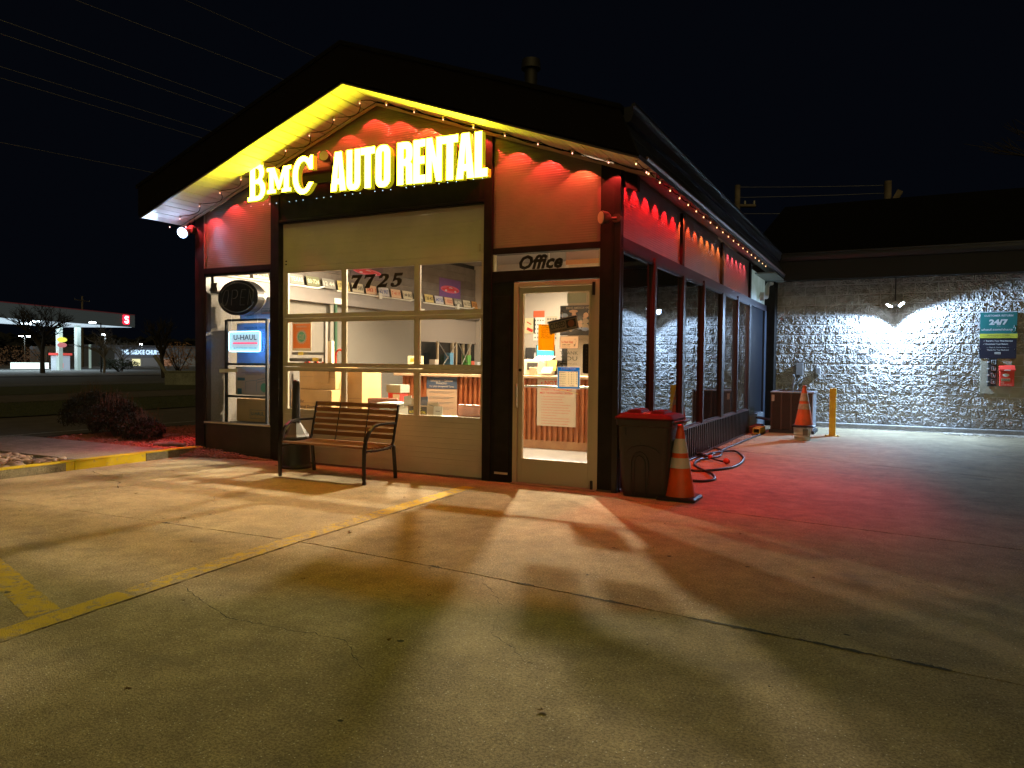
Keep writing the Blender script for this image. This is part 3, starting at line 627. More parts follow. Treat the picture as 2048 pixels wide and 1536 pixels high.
def notice(nm, x0, x1, z0, z1, y, bg_, lab, cat, lines, face='-y', th=.004, grp=None, extra=None):
    """flat printed thing facing the street: lines = (text, xfrac centre, zfrac, capheight, material, width)"""
    t = thing(nm, ((x0+x1)/2, y, z0), lab, cat, grp); part('sheet', MB().box(x0,x1,y,y+th,z0,z1), bg_, t)
    by = {}
    for txt, xf, zf, h, mt, w_ in lines:
        by.setdefault(mt.name, (mt, MB()))[1].text(txt, (x0+(x1-x0)*xf, y-.0012, z0+(z1-z0)*zf), h, w=w_, align='C', bold=.012)
    for k, (mt, b_) in by.items(): part('lettering', b_, mt, t)
    return t
M_r = mat('red_ink', (.55,.03,.02), .6); M_gr = mat('grey_ink', (.16,.15,.13), .6); M_blu = mat('blue_print', (.02,.16,.42), .5)
M_pap = mat('cream_paper', (.50,.41,.30), .7); M_pap2 = mat('grey_paper', (.45,.38,.33), .7)
nl = [('• NOTICE', .42,.87,.075,M_r,.40),('TO RENT A VEHICLE YOU MUST', .5,.76,.030,M_r,.50),('MEET THE FOLLOWING CRITERIA', .5,.69,.030,M_r,.52)]
for i, (t_, w_) in enumerate([('1. You must have your own auto insurance',.40),('2. You must be at least 25 years of age',.36),('3. You must have a valid drivers license',.38),('4. You must have a security deposit if not using a credit card',.50),('card as a deposit the card must be in your name',.47),('5. All additional drivers must have auto insurance and qualify',.50),('6. You must agree to all the terms and conditions of the',.47),('7. You must have a phone',.26),('8. The rental car must be returned full of gas as provided',.48),('9. All rental cars must be returned in a clean condition',.49),('10. Other restrictions apply. Ask your rental agent',.46)]):
    nl.append((t_, .12+w_/.62/2*.92, .625-i*.058, .014, M_r, w_*.92))
notice('criteria_notice', -2.27,-1.65,.35,1.035,2.960,M_pap,'tall cream notice in red lettering on the counter front behind the office door','notice',nl)
nl = [('Safemove — Safetow',.5,.88,.036,M_white,.42),('Protection',.5,.82,.036,M_white,.2),("For Life's Unexpected Turns",.5,.745,.032,M_white,.45)]
t = notice('coverage_notice', -4.23,-3.66,.38,1.03,2.960,mat('tan_paper',(.42,.28,.17),.7),'tan notice with navy heading on the counter front behind the bay door','notice',[])
part('heading', MB().box(-4.23,-3.66,2.957,2.960,.85,1.03), mat('navy_print',(.03,.05,.09),.6), t)
b = MB()
for tx, xf, zf, h, mt, w_ in nl: b.text(tx, (-3.945, 2.955, .38+.65*zf+.01), h, w=w_, align='C', bold=.01)
part('lettering', b, M_pap, t); b = MB()
for i in range(4):
    for j in range(2): b.box(-4.18,-3.72-.08*j,2.9585,2.960,.80-i*.085-j*.02,.807-i*.085-j*.02)
part('lettering', b, M_gr, t)
# things on the counter
def obj_box(nm, x0, x1, y0, y1, z0, z1, m, lab, cat, bev=.004): return solo(nm, MB().box(x0,x1,y0,y1,z0,z1), m, ((x0+x1)/2,(y0+y1)/2,z0), lab, cat, bevel=bev)
pr = thing('printer', (-2.45,3.4,1.085), 'cream desktop printer on the counter with dark paper slot', 'printer')
part('body', MB().box(-2.66,-2.28,3.25,3.62,1.085,1.33), mat('cream_plastic', (.66,.58,.42), .4), pr, bevel=.012); part('slot', MB().box(-2.58,-2.40,3.24,3.25,1.17,1.28), M_ink, pr)
part('paper', MB().rbox((-2.42,3.52,1.35),(.3,.2,.01), rx=.3), M_white, pr)
obj_box('card_box', -2.45,-2.36,3.05,3.15,1.085,1.21, mat('tan_card',(.6,.42,.25),.7), 'small tan card box standing in front of the cream printer', 'box')
mo = thing('monitor', (-2.5,3.64,1.085), 'monitor with turquoise screen behind the cream printer', 'monitor'); part('stand', MB().box(-2.52,-2.44,3.66,3.70,1.085,1.36), M_black_pl, mo)
part('screen', MB().box(-2.62,-2.30,3.64,3.66,1.36,1.56), M_black_pl, mo); part('display', MB().box(-2.60,-2.32,3.637,3.64,1.37,1.55), mat('turquoise_display', (.02,.3,.3), .3, em=(.05,.9,.85), es=.9), mo)
sr = thing('leaflet_stand', (-2.2,3.1,1.085), 'open leaflet holder with striped, yellow and cream leaflets on the counter', 'leaflet holder')
part('holder', MB().rbox((-2.17,3.12,1.15),(.17,.06,.13), rx=-.2), M_white, sr); part('leaflet', MB().rbox((-2.28,3.08,1.22),(.09,.01,.15), rx=-.2, ry=.35), mat('red_striped', (.6,.2,.16), .6), sr)
part('leaflet', MB().rbox((-2.12,3.15,1.24),(.14,.01,.16), rx=-.2, ry=.06), mat('yellow_card', (.75,.55,.08), .6), sr); part('leaflet', MB().rbox((-2.17,3.07,1.17),(.16,.01,.10), rx=-.3), mat('peach_card', (.75,.48,.32), .6), sr)
rn = random.Random(4); cols = [M_white, mat('yellow_card'), M_pap, mat('green_card',(.15,.35,.1),.6), M_pap2, mat('peach_card')]
for i, (x, lab) in enumerate([(-4.3,'loose cream papers at the left end of the counter top'),(-4.0,'yellow pad lying on the counter top'),(-3.75,'green folded card on the counter top'),(-3.5,'grey paper stack on the counter top left of the clipboard'),(-3.25,'peach leaflet lying on the counter top'),(-3.0,'white receipt roll paper on the counter top'),(-2.85,'small yellow sticky pad on the counter top near the printer')]):
    obj_box('paper_stack', x-.09, x+.09, 2.97, 3.12, 1.086, 1.086+rn.uniform(.012,.03), [M_pap, mat('yellow_card'), mat('green_card'), M_pap2, mat('peach_card'), M_white, mat('yellow_card')][i], lab, 'papers', 0)
s_ = notice('counter_sign', -4.77,-4.46,1.086,1.37,3.2,mat('pale_yellow_card',(.75,.68,.42),.6),'small pale yellow upright card sign at the left end of the counter','sign',[])
part('print', MB().box(-4.72,-4.51,3.197,3.1995,1.27,1.33).box(-4.72,-4.51,3.197,3.1995,1.10,1.15), mat('ochre_print',(.6,.35,.03),.6), s_)
# on the partition and back wall
mp = notice('wall_map', -2.80,-1.95,1.76,2.28,4.985,mat('charcoal_poster',(.05,.05,.055),.6),'charcoal map poster with pale country shapes on the beige partition','poster',[('DRIVE AMERICA • HIT ROADS',.5,.88,.04,M_pap,.62)])
rn = random.Random(9); b = MB(); b2 = MB(); b3 = MB()
for i in range(26):
    x, z = rn.uniform(-2.74,-2.02), rn.uniform(1.86,2.18); w_, h_ = rn.uniform(.03,.09), rn.uniform(.03,.07); [b,b2,b3][i%3].add([(x+w_*cos(a*.9+i),4.981-.0002*i,z+h_*sin(a*.9+i)*.8) for a in range(7)][::-1], [tuple(range(7))])
part('country_shape', b, M_pap, mp); part('country_shape', b2, mat('pale_blue_print',(.3,.4,.6),.6), mp); part('country_shape', b3, mat('peach_card'), mp)
notice('speckled_plaque', -2.67,-2.31,2.32,2.49,4.985,mat('green_speckle',(.20,.22,.15),.7,c2=(.32,.33,.24),sc=90),'small green speckled plaque high on the beige partition','plaque',[])
cl = notice('wall_calendar', -4.42,-4.16,1.75,2.38,7.28,M_white,'tall white calendar with red heading on the back wall','calendar',[]); part('heading', MB().box(-4.42,-4.16,7.276,7.28,2.24,2.38), mat('red_orange_print',(.7,.12,.05),.6), cl)
b = MB()
for i in range(5):
    for j in range(4): b.box(-4.39+.06*j,-4.36+.06*j,7.277,7.28,1.80+.09*i,1.83+.09*i)
part('dates', b, M_gr, cl)
c2_ = notice('note_sheet', -4.12,-3.86,1.75,2.26,7.28,M_pap,'cream planner sheet pinned right of the red headed calendar','notice',[]); b = MB()
for i in range(6):
    for j in range(4): b.box(-4.10+.06*j,-4.06+.06*j,7.277,7.28,1.78+.08*i,1.82+.08*i)
part('dates', b, M_gr, c2_)
pc = notice('wall_picture', -4.64,-4.38,1.90,2.23,7.28,mat('pale_yellow_card'),'small yellow picture with red marks on the back wall left of the calendar','picture',[]); part('red_mark', MB().rbox((-4.5,7.276,1.98),(.15,.003,.06),ry=.4).rbox((-4.52,7.276,2.12),(.12,.003,.02),ry=.5), M_r, pc)
sh = thing('back_shelf', (-4.0,7.1,.9), 'dark shelf of supplies against the back wall behind the counter', 'shelf'); part('board', MB().box(-4.75,-3.6,7.0,7.28,1.30,1.33).box(-4.75,-3.6,7.0,7.28,.95,.98), M_ink, sh)
part('upright', MB().box(-4.75,-4.72,7.0,7.28,.0,1.7).box(-3.63,-3.6,7.0,7.28,.0,1.7), M_ink, sh)
rn = random.Random(2)
for i, (x, z, c, lab) in enumerate([(-4.6,1.33,(.65,.6,.5),'cream box on the upper back shelf, far left'),(-4.4,1.33,(.05,.05,.05),'black box on the upper back shelf'),(-4.2,1.33,(.6,.6,.62),'white box on the upper back shelf'),(-3.95,1.33,(.08,.07,.06),'dark brown box on the upper back shelf'),(-4.55,.98,(.5,.48,.1),'yellow green box on the lower back shelf'),(-4.3,.98,(.06,.06,.07),'black case on the lower back shelf'),(-4.0,.98,(.3,.3,.32),'grey case on the lower back shelf')]):
    obj_box('supply_box', x-.08, x+.08, 7.03, 7.2, z, z+rn.uniform(.15,.27), mat('supply_%d' % i, c, .6), lab, 'box')
# brand plates leaning along the left wall
PL = [('342·7','cream'),('SD 342732','cream'),('88·228','yellow'),('TEXAS','grey'),('80·724','olive'),('12 44','grey'),('175 265','yellow'),('43·585','cream'),('383 1','peach'),('62 907','white'),('7 4119','peach'),('144·863','cream'),('58 446','grey'),('138·401','yellow'),('647·53','white'),('1 8222','peach'),('05·294','grey'),('161 532','cream'),('072·102','orange')]
CL = {'cream':((.72,.66,.50),(.05,.05,.05),'black'),'yellow':((.75,.62,.25),(.05,.05,.05),'black'),'grey':((.25,.25,.23),(.7,.68,.6),'pale'),'olive':((.16,.17,.10),(.7,.7,.5),'pale'),'peach':((.72,.52,.36),(.55,.08,.04),'red'),'white':((.62,.62,.66),(.05,.1,.4),'blue'),'orange':((.62,.30,.08),(.2,.05,.02),'brown')}
for i, (tx, c) in enumerate(PL):
    y = .62+i*.367; a, k = CL[c][:2]; t = thing('number_plate', (-5.83,y,2.455), ['first','second','third','fourth','fifth','sixth','seventh','eighth','ninth','tenth','eleventh','twelfth','thirteenth','fourteenth','fifteenth','sixteenth','seventeenth','eighteenth','last'][i]+' number plate from the left on the wall beam, '+c+' with '+CL[c][2]+' characters', 'number plate', 'number plates along the left wall')
    part('plate', MB().slat([(-5.80,y-.15,2.455),(-5.80,y+.15,2.455),(-5.835,y+.15,2.61),(-5.835,y-.15,2.61)], (-.003,0,0)), mat('plate_'+c, a, .45), t, bevel=.002)
    b = MB().text(tx, (-5.80,y,2.50), .07, face='+x', w=.26, align='C', bold=.02)
    b.v = [(-5.796-(v[2]-2.455)/.155*.035, v[1], v[2]) for v in b.v]; part('lettering', b, mat('plate_ink_'+c, k, .5), t)
def car_poster(y0, y1, z0, z1, bgc, lab):
    t = thing('car_poster', (-5.86,y0,z0), lab, 'poster'); x = -5.858; part('sheet', MB().box(x-.004,x,y0,y1,z0,z1), mat('poster_'+lab.split()[0], bgc, .4), t)
    w_ = y1-y0; h_ = z1-z0; P = lambda u, v: (x+.0015, y0+w_*u, z0+h_*v)
    part('glow_print', MB().add([P(.5+.44*cos(a*pi/10), .44+.20*sin(a*pi/10)) for a in range(20)], [tuple(range(20))]), mat('pink_print', (.75,.12,.22), .5), t)
    prof = [(.12,.38),(.14,.46),(.3,.5),(.40,.58),(.6,.58),(.74,.50),(.88,.46),(.9,.38),(.8,.35),(.2,.35)]
    part('car_print', MB().add([(p[0]+.0015,p[1],p[2]) for p in (P(u, v) for u, v in prof)], [tuple(range(len(prof)))]), mat('red_car_print', (.65,.04,.05), .5), t)
    b = MB()
    for u in (.3,.74): b.add([(x+.0045,)+P(u+.05*cos(a*pi/5), .36+.055*sin(a*pi/5))[1:] for a in range(10)], [tuple(range(10))])
    b.add([(x+.0045,)+P(u, v)[1:] for u, v in ((.42,.51),(.47,.56),(.56,.56),(.62,.51))], [(0,1,2,3)]); part('wheel_print', b, mat('pale_print', (.7,.6,.7), .5), t)
car_poster(5.82,6.65,2.62,3.0,(.16,.07,.30),'purple poster of a red car above the far number plates')
car_poster(3.05,3.95,2.72,3.0,(.10,.06,.07),'dark poster of a red car above the middle number plates')
# ---- displays near the bay door
DM = mat('kraft_cardboard', (.52,.32,.13), .8, c2=(.46,.28,.11), sc=5)
def carton(x0,x1,y0,y1,z0,z1,lab,txt=None,rz=0,mt=None,flap=False, tcol=None):
    t = thing('cardboard_box', ((x0+x1)/2,(y0+y1)/2,z0), lab, 'box'); part('carton', MB().box(x0,x1,y0,y1,z0,z1), mt or DM, t, bevel=.006)
    part('tape', MB().box(x0+.01,x1-.01,y0-.002,y0,z0+(z1-z0)*.5-.004,z0+(z1-z0)*.5+.004), mat('tape_line', (.30,.18,.07), .6), t)
    if flap: part('flap', MB().rbox(((x0+x1)/2+.1,y0-.03,z1-.14),(.28,.01,.26),rz=0,rx=.25,ry=.15), DM, t)
    if txt:
        b = MB()
        for i, (s1, w_, dz, dx, h) in enumerate(txt): b.text(s1, (x0+dx, y0-.003, z0+dz), h, w=w_, bold=.02, shear=.2)
        part('lettering', b, tcol or M_ink, t)
    return t
carton(-5.42,-4.66,1.2,1.7,.47,.855,'low kraft box printed about storage use at the bottom left of the bay door',[('Storage Use.',.40,.12,.30,.045),('Ideal for',.2,.20,.05,.04),('Seasonal',.26,.12,.03,.045)])
carton(-5.36,-4.68,1.3,1.8,.86,1.22,'kraft box with open flap stacked on the storage box',flap=True)
carton(-4.99,-4.40,1.55,2.0,.30,1.16,'tall plain kraft box beside the stacked kraft boxes')
solo('display_platform', MB().box(-5.6,-4.0,1.05,2.1,.01,.30).box(-5.5,-4.6,1.15,1.75,.30,.47), mat('grey_platform', (.2,.18,.16), .7), (-4.8,1.5,0), 'low grey display platform under the kraft boxes', 'platform', bevel=.004)
# orange value-pack display with hand trucks
dp = notice('value_pack_sign', -5.74,-5.36,1.42,1.90,1.55,mat('cream_card', (.75,.68,.5), .6),'orange value pack poster above the hand trucks','poster',[])
part('print', MB().box(-5.72,-5.38,1.546,1.55,1.46,1.83), mat('orange_print', (.80,.20,.02), .5), dp)
b = MB(); b2 = MB()
for k in range(24):
    a0, a1 = 2*pi*k/24, 2*pi*(k+1)/24; am = (a0+a1)/2; c = (-5.55,1.5445,1.63)
    b.add([(c[0]+.085*cos(a0),c[1],c[2]+.085*sin(a0)),(c[0]+.085*cos(a1),c[1],c[2]+.085*sin(a1)),(c[0]+.12*cos(am),c[1],c[2]+.12*sin(am))], [(0,1,2)])
b.add([(-5.55+.088*cos(k*pi/12),1.5445,1.63+.088*sin(k*pi/12)) for k in range(24)], [tuple(range(24))]); b2.add([(-5.55+.075*cos(k*pi/12),1.543,1.63+.075*sin(k*pi/12)) for k in range(24)], [tuple(range(24))])
part('starburst', b, M_pap, dp); part('starburst', b2, mat('green_print', (.08,.33,.16), .5), dp)
part('lettering', MB().text('VALUE',(-5.55,1.541,1.635),.036,w=.11,align='C',bold=.02).text('PACK',(-5.55,1.541,1.59),.036,w=.10,align='C',bold=.02).text('LARGE BUNDLE',(-5.55,1.541,1.775),.022,w=.20,align='C',bold=.02).text('MOVING BUNDLE',(-5.55,1.541,1.85),.026,w=.30,align='C',bold=.02), M_pap, dp)
b = MB().rbox((-5.83,1.5,1.65),(.16,.01,.46)); solo('orange_banner', b, mat('orange_print'), (-5.83,1.5,1.42), 'narrow orange card at the left edge of the bay door display', 'sign')
rk = thing('hand_truck_rack', (-5.5,1.7,.3), 'grey retail rack with yellow price tags behind the orange poster', 'rack')
part('shelf_edge', MB().box(-5.8,-5.15,1.6,1.63,1.36,1.40).box(-5.8,-5.15,1.55,1.58,1.26,1.31), mat('grey_shelf', (.12,.11,.10), .5), rk); part('upright', MB().box(-5.17,-5.13,1.6,1.65,.3,1.88), mat('grey_shelf'), rk)
part('price_tag', MB().box(-5.62,-5.52,1.545,1.55,1.355,1.405).box(-5.33,-5.22,1.54,1.545,1.265,1.315), mat('yellow_card'), rk)
M_rt = mat('red_tube', (.65,.06,.03), .35)
for i in range(3):
    x = -5.68+.17*i; t = thing('hand_truck', (x,1.9,.3), ['first','second','third'][i]+' red tubular hand truck from the left under the rack', 'hand truck', 'hand trucks under the orange poster')
    part('frame', MB().tube([(x,1.75,.5),(x,1.75,1.22),(x+.03,1.75,1.25),(x+.09,1.75,1.25),(x+.12,1.75,1.22),(x+.12,1.75,.5)], .014, 8), M_rt, t); part('grip', MB().cyl((x+.06,1.75,1.12),(x+.06,1.75,1.26),.018), M_ink, t)
t = thing('hand_truck', (-5.35,2.2,.3), 'red hand truck with tall hooked handle in front of the grey wall', 'hand truck', 'hand trucks under the orange poster')
part('frame', MB().tube([(-5.45,2.2,.5),(-5.45,2.2,1.36)]+[(-5.37-.08*cos(a*pi/8),2.2,1.36+.09*sin(a*pi/8)) for a in range(9)]+[(-5.29,2.2,1.30)], .017, 8), M_rt, t); part('grip', MB().cyl((-5.29,2.2,1.05),(-5.29,2.2,1.30),.019), M_ink, t)
solo('white_strip_carton', MB().box(-5.5,-5.36,2.0,2.06,1.2,1.58), mat('cream_card'), (-5.43,2.0,1.2), 'tall white slim carton right of the orange poster', 'box')
# table with leaflets behind the bay door
tb = thing('leaflet_table', (-2.6,.5,0), 'low table just inside the bay door carrying leaflets', 'table'); part('table_top', MB().box(-3.9,-1.7,.22,.85,.585,.61), M_white, tb)
for x in (-3.8,-1.8):
    for y in (.28,.78): part('leg', MB().box(x-.02,x+.02,y-.02,y+.02,.01,.585), M_chr, tb)
t = notice('leaflet_rack', -2.73,-2.45,.612,.76,.33,M_pap,'leaflet rack with a black and yellow rental card on the low table','leaflet rack',[])
part('header', MB().box(-2.72,-2.46,.326,.33,.655,.745), M_ink, t); part('lettering', MB().text('BMC',(-2.59,.322,.705),.033,w=.11,align='C',bold=.03).text('AUTO RENTAL',(-2.59,.322,.665),.030,w=.24,align='C',bold=.03), mat('yellow_lettering', (.8,.7,.02), .5), t)
part('leaflet', MB().rbox((-2.77,.38,.80),(.11,.01,.13),rx=-.15,ry=-.1), M_white, t); part('leaflet', MB().rbox((-2.66,.38,.79),(.12,.01,.10),rx=-.15), M_pap, t)
part('leaflet', MB().rbox((-2.53,.38,.80),(.10,.01,.12),rx=-.15,ry=-.12), mat('slate_print',(.06,.08,.12),.6), t); part('leaflet', MB().rbox((-2.40,.36,.70),(.15,.01,.20),rx=-.1), M_pap, t); part('leaflet', MB().rbox((-2.31,.34,.685),(.12,.01,.14),rx=-.1), M_white, t)
part('print', MB().rbox((-2.31,.334,.70),(.06,.002,.008)).rbox((-2.31,.334,.66),(.08,.002,.005)).rbox((-2.40,.354,.76),(.08,.002,.01),ry=.2), M_gr, t)
ch = thing('brown_chair', (-2.05,.95,0), 'brown leather chair with its back to the bay door', 'chair'); LB = mat('brown_leather', (.16,.05,.022), .4, c2=(.20,.07,.03), sc=5)
part('backrest', MB().box(-2.33,-1.90,.80,.87,.45,.76), LB, ch, bevel=.02); part('seat', MB().box(-2.33,-1.90,.87,1.35,.38,.46), LB, ch, bevel=.02)
for x in (-2.3,-1.94):
    for y in (.85,1.3): part('leg', MB().box(x-.02,x+.02,y-.02,y+.02,.01,.38), M_ink, ch)
ch2 = copy_tree(ch, (-3.95,1.6,0), .4, label='brown leather chair farther in, left of centre behind the bench back', cat='chair')
gb = thing('grey_storage_bin', (-3.1,.6,.61), 'grey open bin on the low table left of the leaflet rack', 'bin'); part('bin', MB().box(-3.25,-2.98,.45,.75,.612,.75), mat('grey_bin', (.25,.25,.2), .5), gb, bevel=.01)
part('rim', MB().box(-3.27,-2.96,.43,.77,.75,.765), M_white, gb)
rr = thing('red_white_cooler', (-4.3,2.2,0), 'red and white box with grey lid behind the tall kraft box', 'box'); part('carton', MB().box(-4.42,-4.2,2.2,2.4,.3,.80), M_r, rr); part('label_patch', MB().box(-4.33,-4.21,2.195,2.2,.62,.78), M_white, rr); part('lid', MB().box(-4.44,-4.18,2.18,2.42,.80,.92), mat('grey_bin'), rr)
solo('table_cooler_step', MB().box(-4.5,-4.1,2.1,2.5,.01,.30), mat('grey_platform'), (-4.3,2.3,0), 'grey plinth under the red and white box', 'plinth')
# steel shelving with cross braces in front of the opening
sv = thing('cross_braced_shelving', (-5.6,6,0), 'light shelving with crossed steel braces below the roller shade', 'shelving')
for y in (5.35,6.05): part('upright', MB().box(-5.62,-5.58,y,y+.04,0,1.68), mat('tan_jamb'), sv)
part('brace', MB().tube([(-5.58,5.35,1.05),(-5.58,6.1,1.68)], .010, 6).tube([(-5.58,5.35,1.68),(-5.58,6.1,1.05)], .010, 6).tube([(-5.57,6.1,1.05),(-5.57,6.65,1.68)], .012, 6).tube([(-5.57,6.1,1.68),(-5.57,6.65,1.05)], .012, 6), M_chr, sv)
part('board', MB().box(-5.8,-5.5,5.3,7.0,1.18,1.20), mat('grey_shelf'), sv)
for i, (y, c, h, lab) in enumerate([(5.2,(.7,.6,.5),.12,'cream bottle group on the braced shelving'),(5.75,(.12,.3,.5),.26,'blue box on the braced shelving'),(6.45,(.12,.35,.08),.22,'green bottle on the braced shelving'),(6.6,(.55,.1,.06),.10,'red cloth bundle on the braced shelving'),(6.85,(.7,.7,.7),.08,'white papers on the braced shelving')]):
    obj_box('shelf_item', -5.68,-5.54, y, y+.13, 1.20, 1.20+h, mat('shelf_item_%d' % i, c, .5), lab, 'box')
# braces and carton behind the side windows
pb = thing('leaning_pole_pair', (-.5,6.3,0), 'two crossed brass coloured poles leaning inside the third yard window', 'poles'); part('pole', MB().cyl((-.9,5.6,.5),(-.9,6.5,1.9),.018), mat('brass_pole', (.6,.42,.16), .4, me=.4), pb); part('pole', MB().cyl((-.95,6.5,.5),(-.95,5.4,2.2),.014), M_gr, pb)
# ---- left bay display: black rack with printed cartons
rk = thing('black_display_rack', (-5.45,.6,0), 'black display rack of moving cartons behind the left window', 'rack')
for x in (-5.76,-5.0): part('upright', MB().box(x-.018,x+.018,.30,.33,0,1.82), M_ink, rk)
for z in (.76,1.20,1.80): part('rail', MB().box(-5.742,-5.018,.305,.325,z,z+.03), M_ink, rk)
part('rail', MB().box(-5.742,-5.018,.29,.50,.40,.42), M_ink, rk)
WC = mat('white_carton', (.60,.56,.50), .7); TC = mat('tan_carton', (.50,.38,.26), .7)
def ucart(x0,x1,y0,z0,z1,lab,mt,tx):
    t = thing('moving_carton', ((x0+x1)/2,y0,z0), lab, 'box'); part('carton', MB().box(x0,x1,y0,y0+.10,z0,z1), mt, t, bevel=.005); return t
UC = mat('teal_ink', (.03,.14,.15), .6)
def ulogo(t, x, z, w_, y, line=True):
    h = w_*.2; part('lettering', MB().text('U-HAUL',(x,y-.002,z),h,w=w_,align='C',bold=.02), UC, t)
    if line: part('red_line', MB().box(x-w_/2,x+w_/2,y-.003,y,z-h*.55,z-h*.3), M_r, t)
    fr_ = MB(); X0,X1,Z0,Z1 = x-w_*.6,x+w_*.6,z-h,z+h*1.5
    for a,b_,c,d in ((X0,X1,Z0,Z0+.004),(X0,X1,Z1-.004,Z1),(X0,X0+.004,Z0,Z1),(X1-.004,X1,Z0,Z1)): fr_.box(a,b_,y-.002,y,c,d)
    part('logo_frame', fr_, UC, t)
t = ucart(-5.60,-4.95,.40,1.83,2.12,'white printed carton on top of the black display rack',WC,None); ulogo(t,-5.10,1.92,.16,.40); ulogo(t,-5.40,1.87,.10,.40,False)
t = ucart(-5.70,-5.03,.42,.79,1.18,'tan carton with furniture drawing and green badge on the rack',TC,None)
b = MB()
for k in range(20):
    a0, a1 = 2*pi*k/20, 2*pi*(k+1)/20; am = (a0+a1)/2; b.add([(-5.16+.055*cos(a0),.417,.90+.055*sin(a0)),(-5.16+.055*cos(a1),.417,.90+.055*sin(a1)),(-5.16+.07*cos(am),.417,.90+.07*sin(am))],[(0,1,2)])
b.add([(-5.16+.056*cos(k*pi/10),.417,.90+.056*sin(k*pi/10)) for k in range(20)],[tuple(range(20))]); part('badge', b, mat('green_print'), t)
part('drawing', MB().tube([(-5.5,.416,.84),(-5.5,.416,.98),(-5.3,.416,1.0),(-5.3,.416,.85)],.003,4).tube([(-5.3,.416,1.0),(-5.05,.416,1.05)],.003,4).tube([(-5.28,.416,.97),(-5.02,.416,1.02)],.003,4).box(-5.66,-5.52,.416,.418,.99,1.03).box(-5.66,-5.58,.416,.418,.80,.88), mat('teal_ink'), t)
part('lettering', MB().box(-5.58,-5.16,.417,.419,1.10,1.105).box(-5.52,-5.2,.417,.419,1.085,1.09).box(-5.5,-5.22,.417,.419,1.07,1.075), M_gr, t)
t = ucart(-5.68,-5.03,.42,.43,.74,'brown carton upside down at the bottom of the rack',DM,None); ulogo(t,-5.28,.52,.24,.42,False)
t = ucart(-5.70,-5.03,.44,1.23,1.78,'blue printed carton behind the lit neon sign',mat('blue_grey_carton', (.30,.33,.38), .7),None); part('lettering', MB().text('WARDROBE BOX',(-5.36,.437,1.70),.03,w=.4,align='C',bold=.02), UC, t)
# ---- OPEN sign (unlit oval) and neon dealer sign
t = thing('open_sign', (-5.31,.12,1.86), 'unlit black oval sign reading OPEN hanging in the left window', 'sign')
N_ = 40; ell = lambda rx, rz, y: [(-5.34+rx*cos(2*pi*k/N_), y, 2.10+rz*sin(2*pi*k/N_)) for k in range(N_)]
part('casing', MB().slat(ell(.37,.235,.13), (0,.12,0)), M_black_pl, t); part('back_cover', MB().slat([(x,y,z) for x,y,z in ell(.345,.215,.25)], (0,.05,0)), M_chr, t)
M_tubeoff = mat('unlit_tube', (.16,.15,.14), .3)
b = MB()
for a, c in ((200,340),(20,160)): b.tube([(-5.34+.32*cos(RD(k)),.12,2.10+.195*sin(RD(k))) for k in range(a, c+1, 10)], .006, 6)
part('neon_tube', b, M_tubeoff, t)
b = MB(); X = -5.62
for ch_, pts in [('O',[(0,.06),(.02,.14),(.06,.2),(.11,.2),(.12,.14),(.1,.06),(.06,0),(.02,0),(0,.06)]),('P',[(.17,0),(.19,.2),(.26,.2),(.29,.17),(.28,.12),(.24,.09),(.2,.09)]),('E',[(.44,.2),(.36,.2),(.34,.1),(.42,.1),(.34,.1),(.33,0),(.41,0)]),('N',[(.47,0),(.5,.2),(.55,0),(.58,.2)])]:
    b.tube([(X+p[0],.122,2.0+p[1]) for p in pts], .0045, 5)
part('neon_letters', b, M_tubeoff, t)
part('hanger', MB().tube([(-5.53,.2,1.87),(-5.53,.2,1.68)], .0025, 4).tube([(-5.05,.2,1.92),(-5.05,.2,1.68)], .0025, 4), M_chr, t)
t = thing('neon_dealer_sign', (-5.2,.13,1.37), 'lit white and blue neon dealer sign hanging below the oval sign', 'sign')
x0, x1, z0, z1 = -5.51,-4.93,1.38,1.655
part('face', MB().box(x0+.03,x1-.03,.145,.155,z0+.025,z1-.025), mat('lit_white_face', (.8,.9,.95), .5, em=(.50,.74,.95), es=.42), t)
rr_ = lambda e, r, y: [(cx+r*cos(RD(a)), y, cz+r*sin(RD(a))) for cx, cz, s0 in ((x1-e-r,z1-e-r,0),(x0+e+r,z1-e-r,90),(x0+e+r,z0+e+r,180),(x1-e-r,z0+e+r,270)) for a in range(s0, s0+91, 18)]
part('neon_tube', MB().tube(rr_(.008,.03,.135), .0085, 8, closed=True), mat('lit_neon_tube', (.5,.9,1), .3, em=(.30,.75,1), es=3.5), t); part('neon_backing', MB().box(x0-.004,x1+.03,.165,.175,z0-.002,z1+.004), glass('acrylic_backing', (.55,.75,.9)), t)
part('lettering', MB().text('U-HAUL',(-5.22,.142,1.540),.070,w=.42,align='C',bold=.01), mat('deep_blue_print', (.01,.06,.16), .6), t)
part('lettering', MB().text('AUTHORIZED DEALER',(-5.22,.142,1.418),.024,w=.42,align='C'), mat('teal_print', (.03,.35,.42), .6, em=(.02,.3,.4), es=.3), t)
part('red_line', MB().box(-5.44,-5.0,.139,.143,1.487,1.505), mat('lit_red_line', (.7,.02,.08), .5, em=(1,.04,.15), es=.8), t)
lamp('neon_glow', 'AREA', (-5.22,.19,1.52), (.25,.55,1), 4.5, t, (RD(-90),0,0), .5, .25)
solo('tape_residue', MB().rbox((-5.42,.047,1.13),(.34,.002,.045),ry=-.03), mat('pale_tape', (.42,.5,.36), .7), (-5.42,.047,1.1), 'torn strip of pale tape with writing across the left window', 'tape')
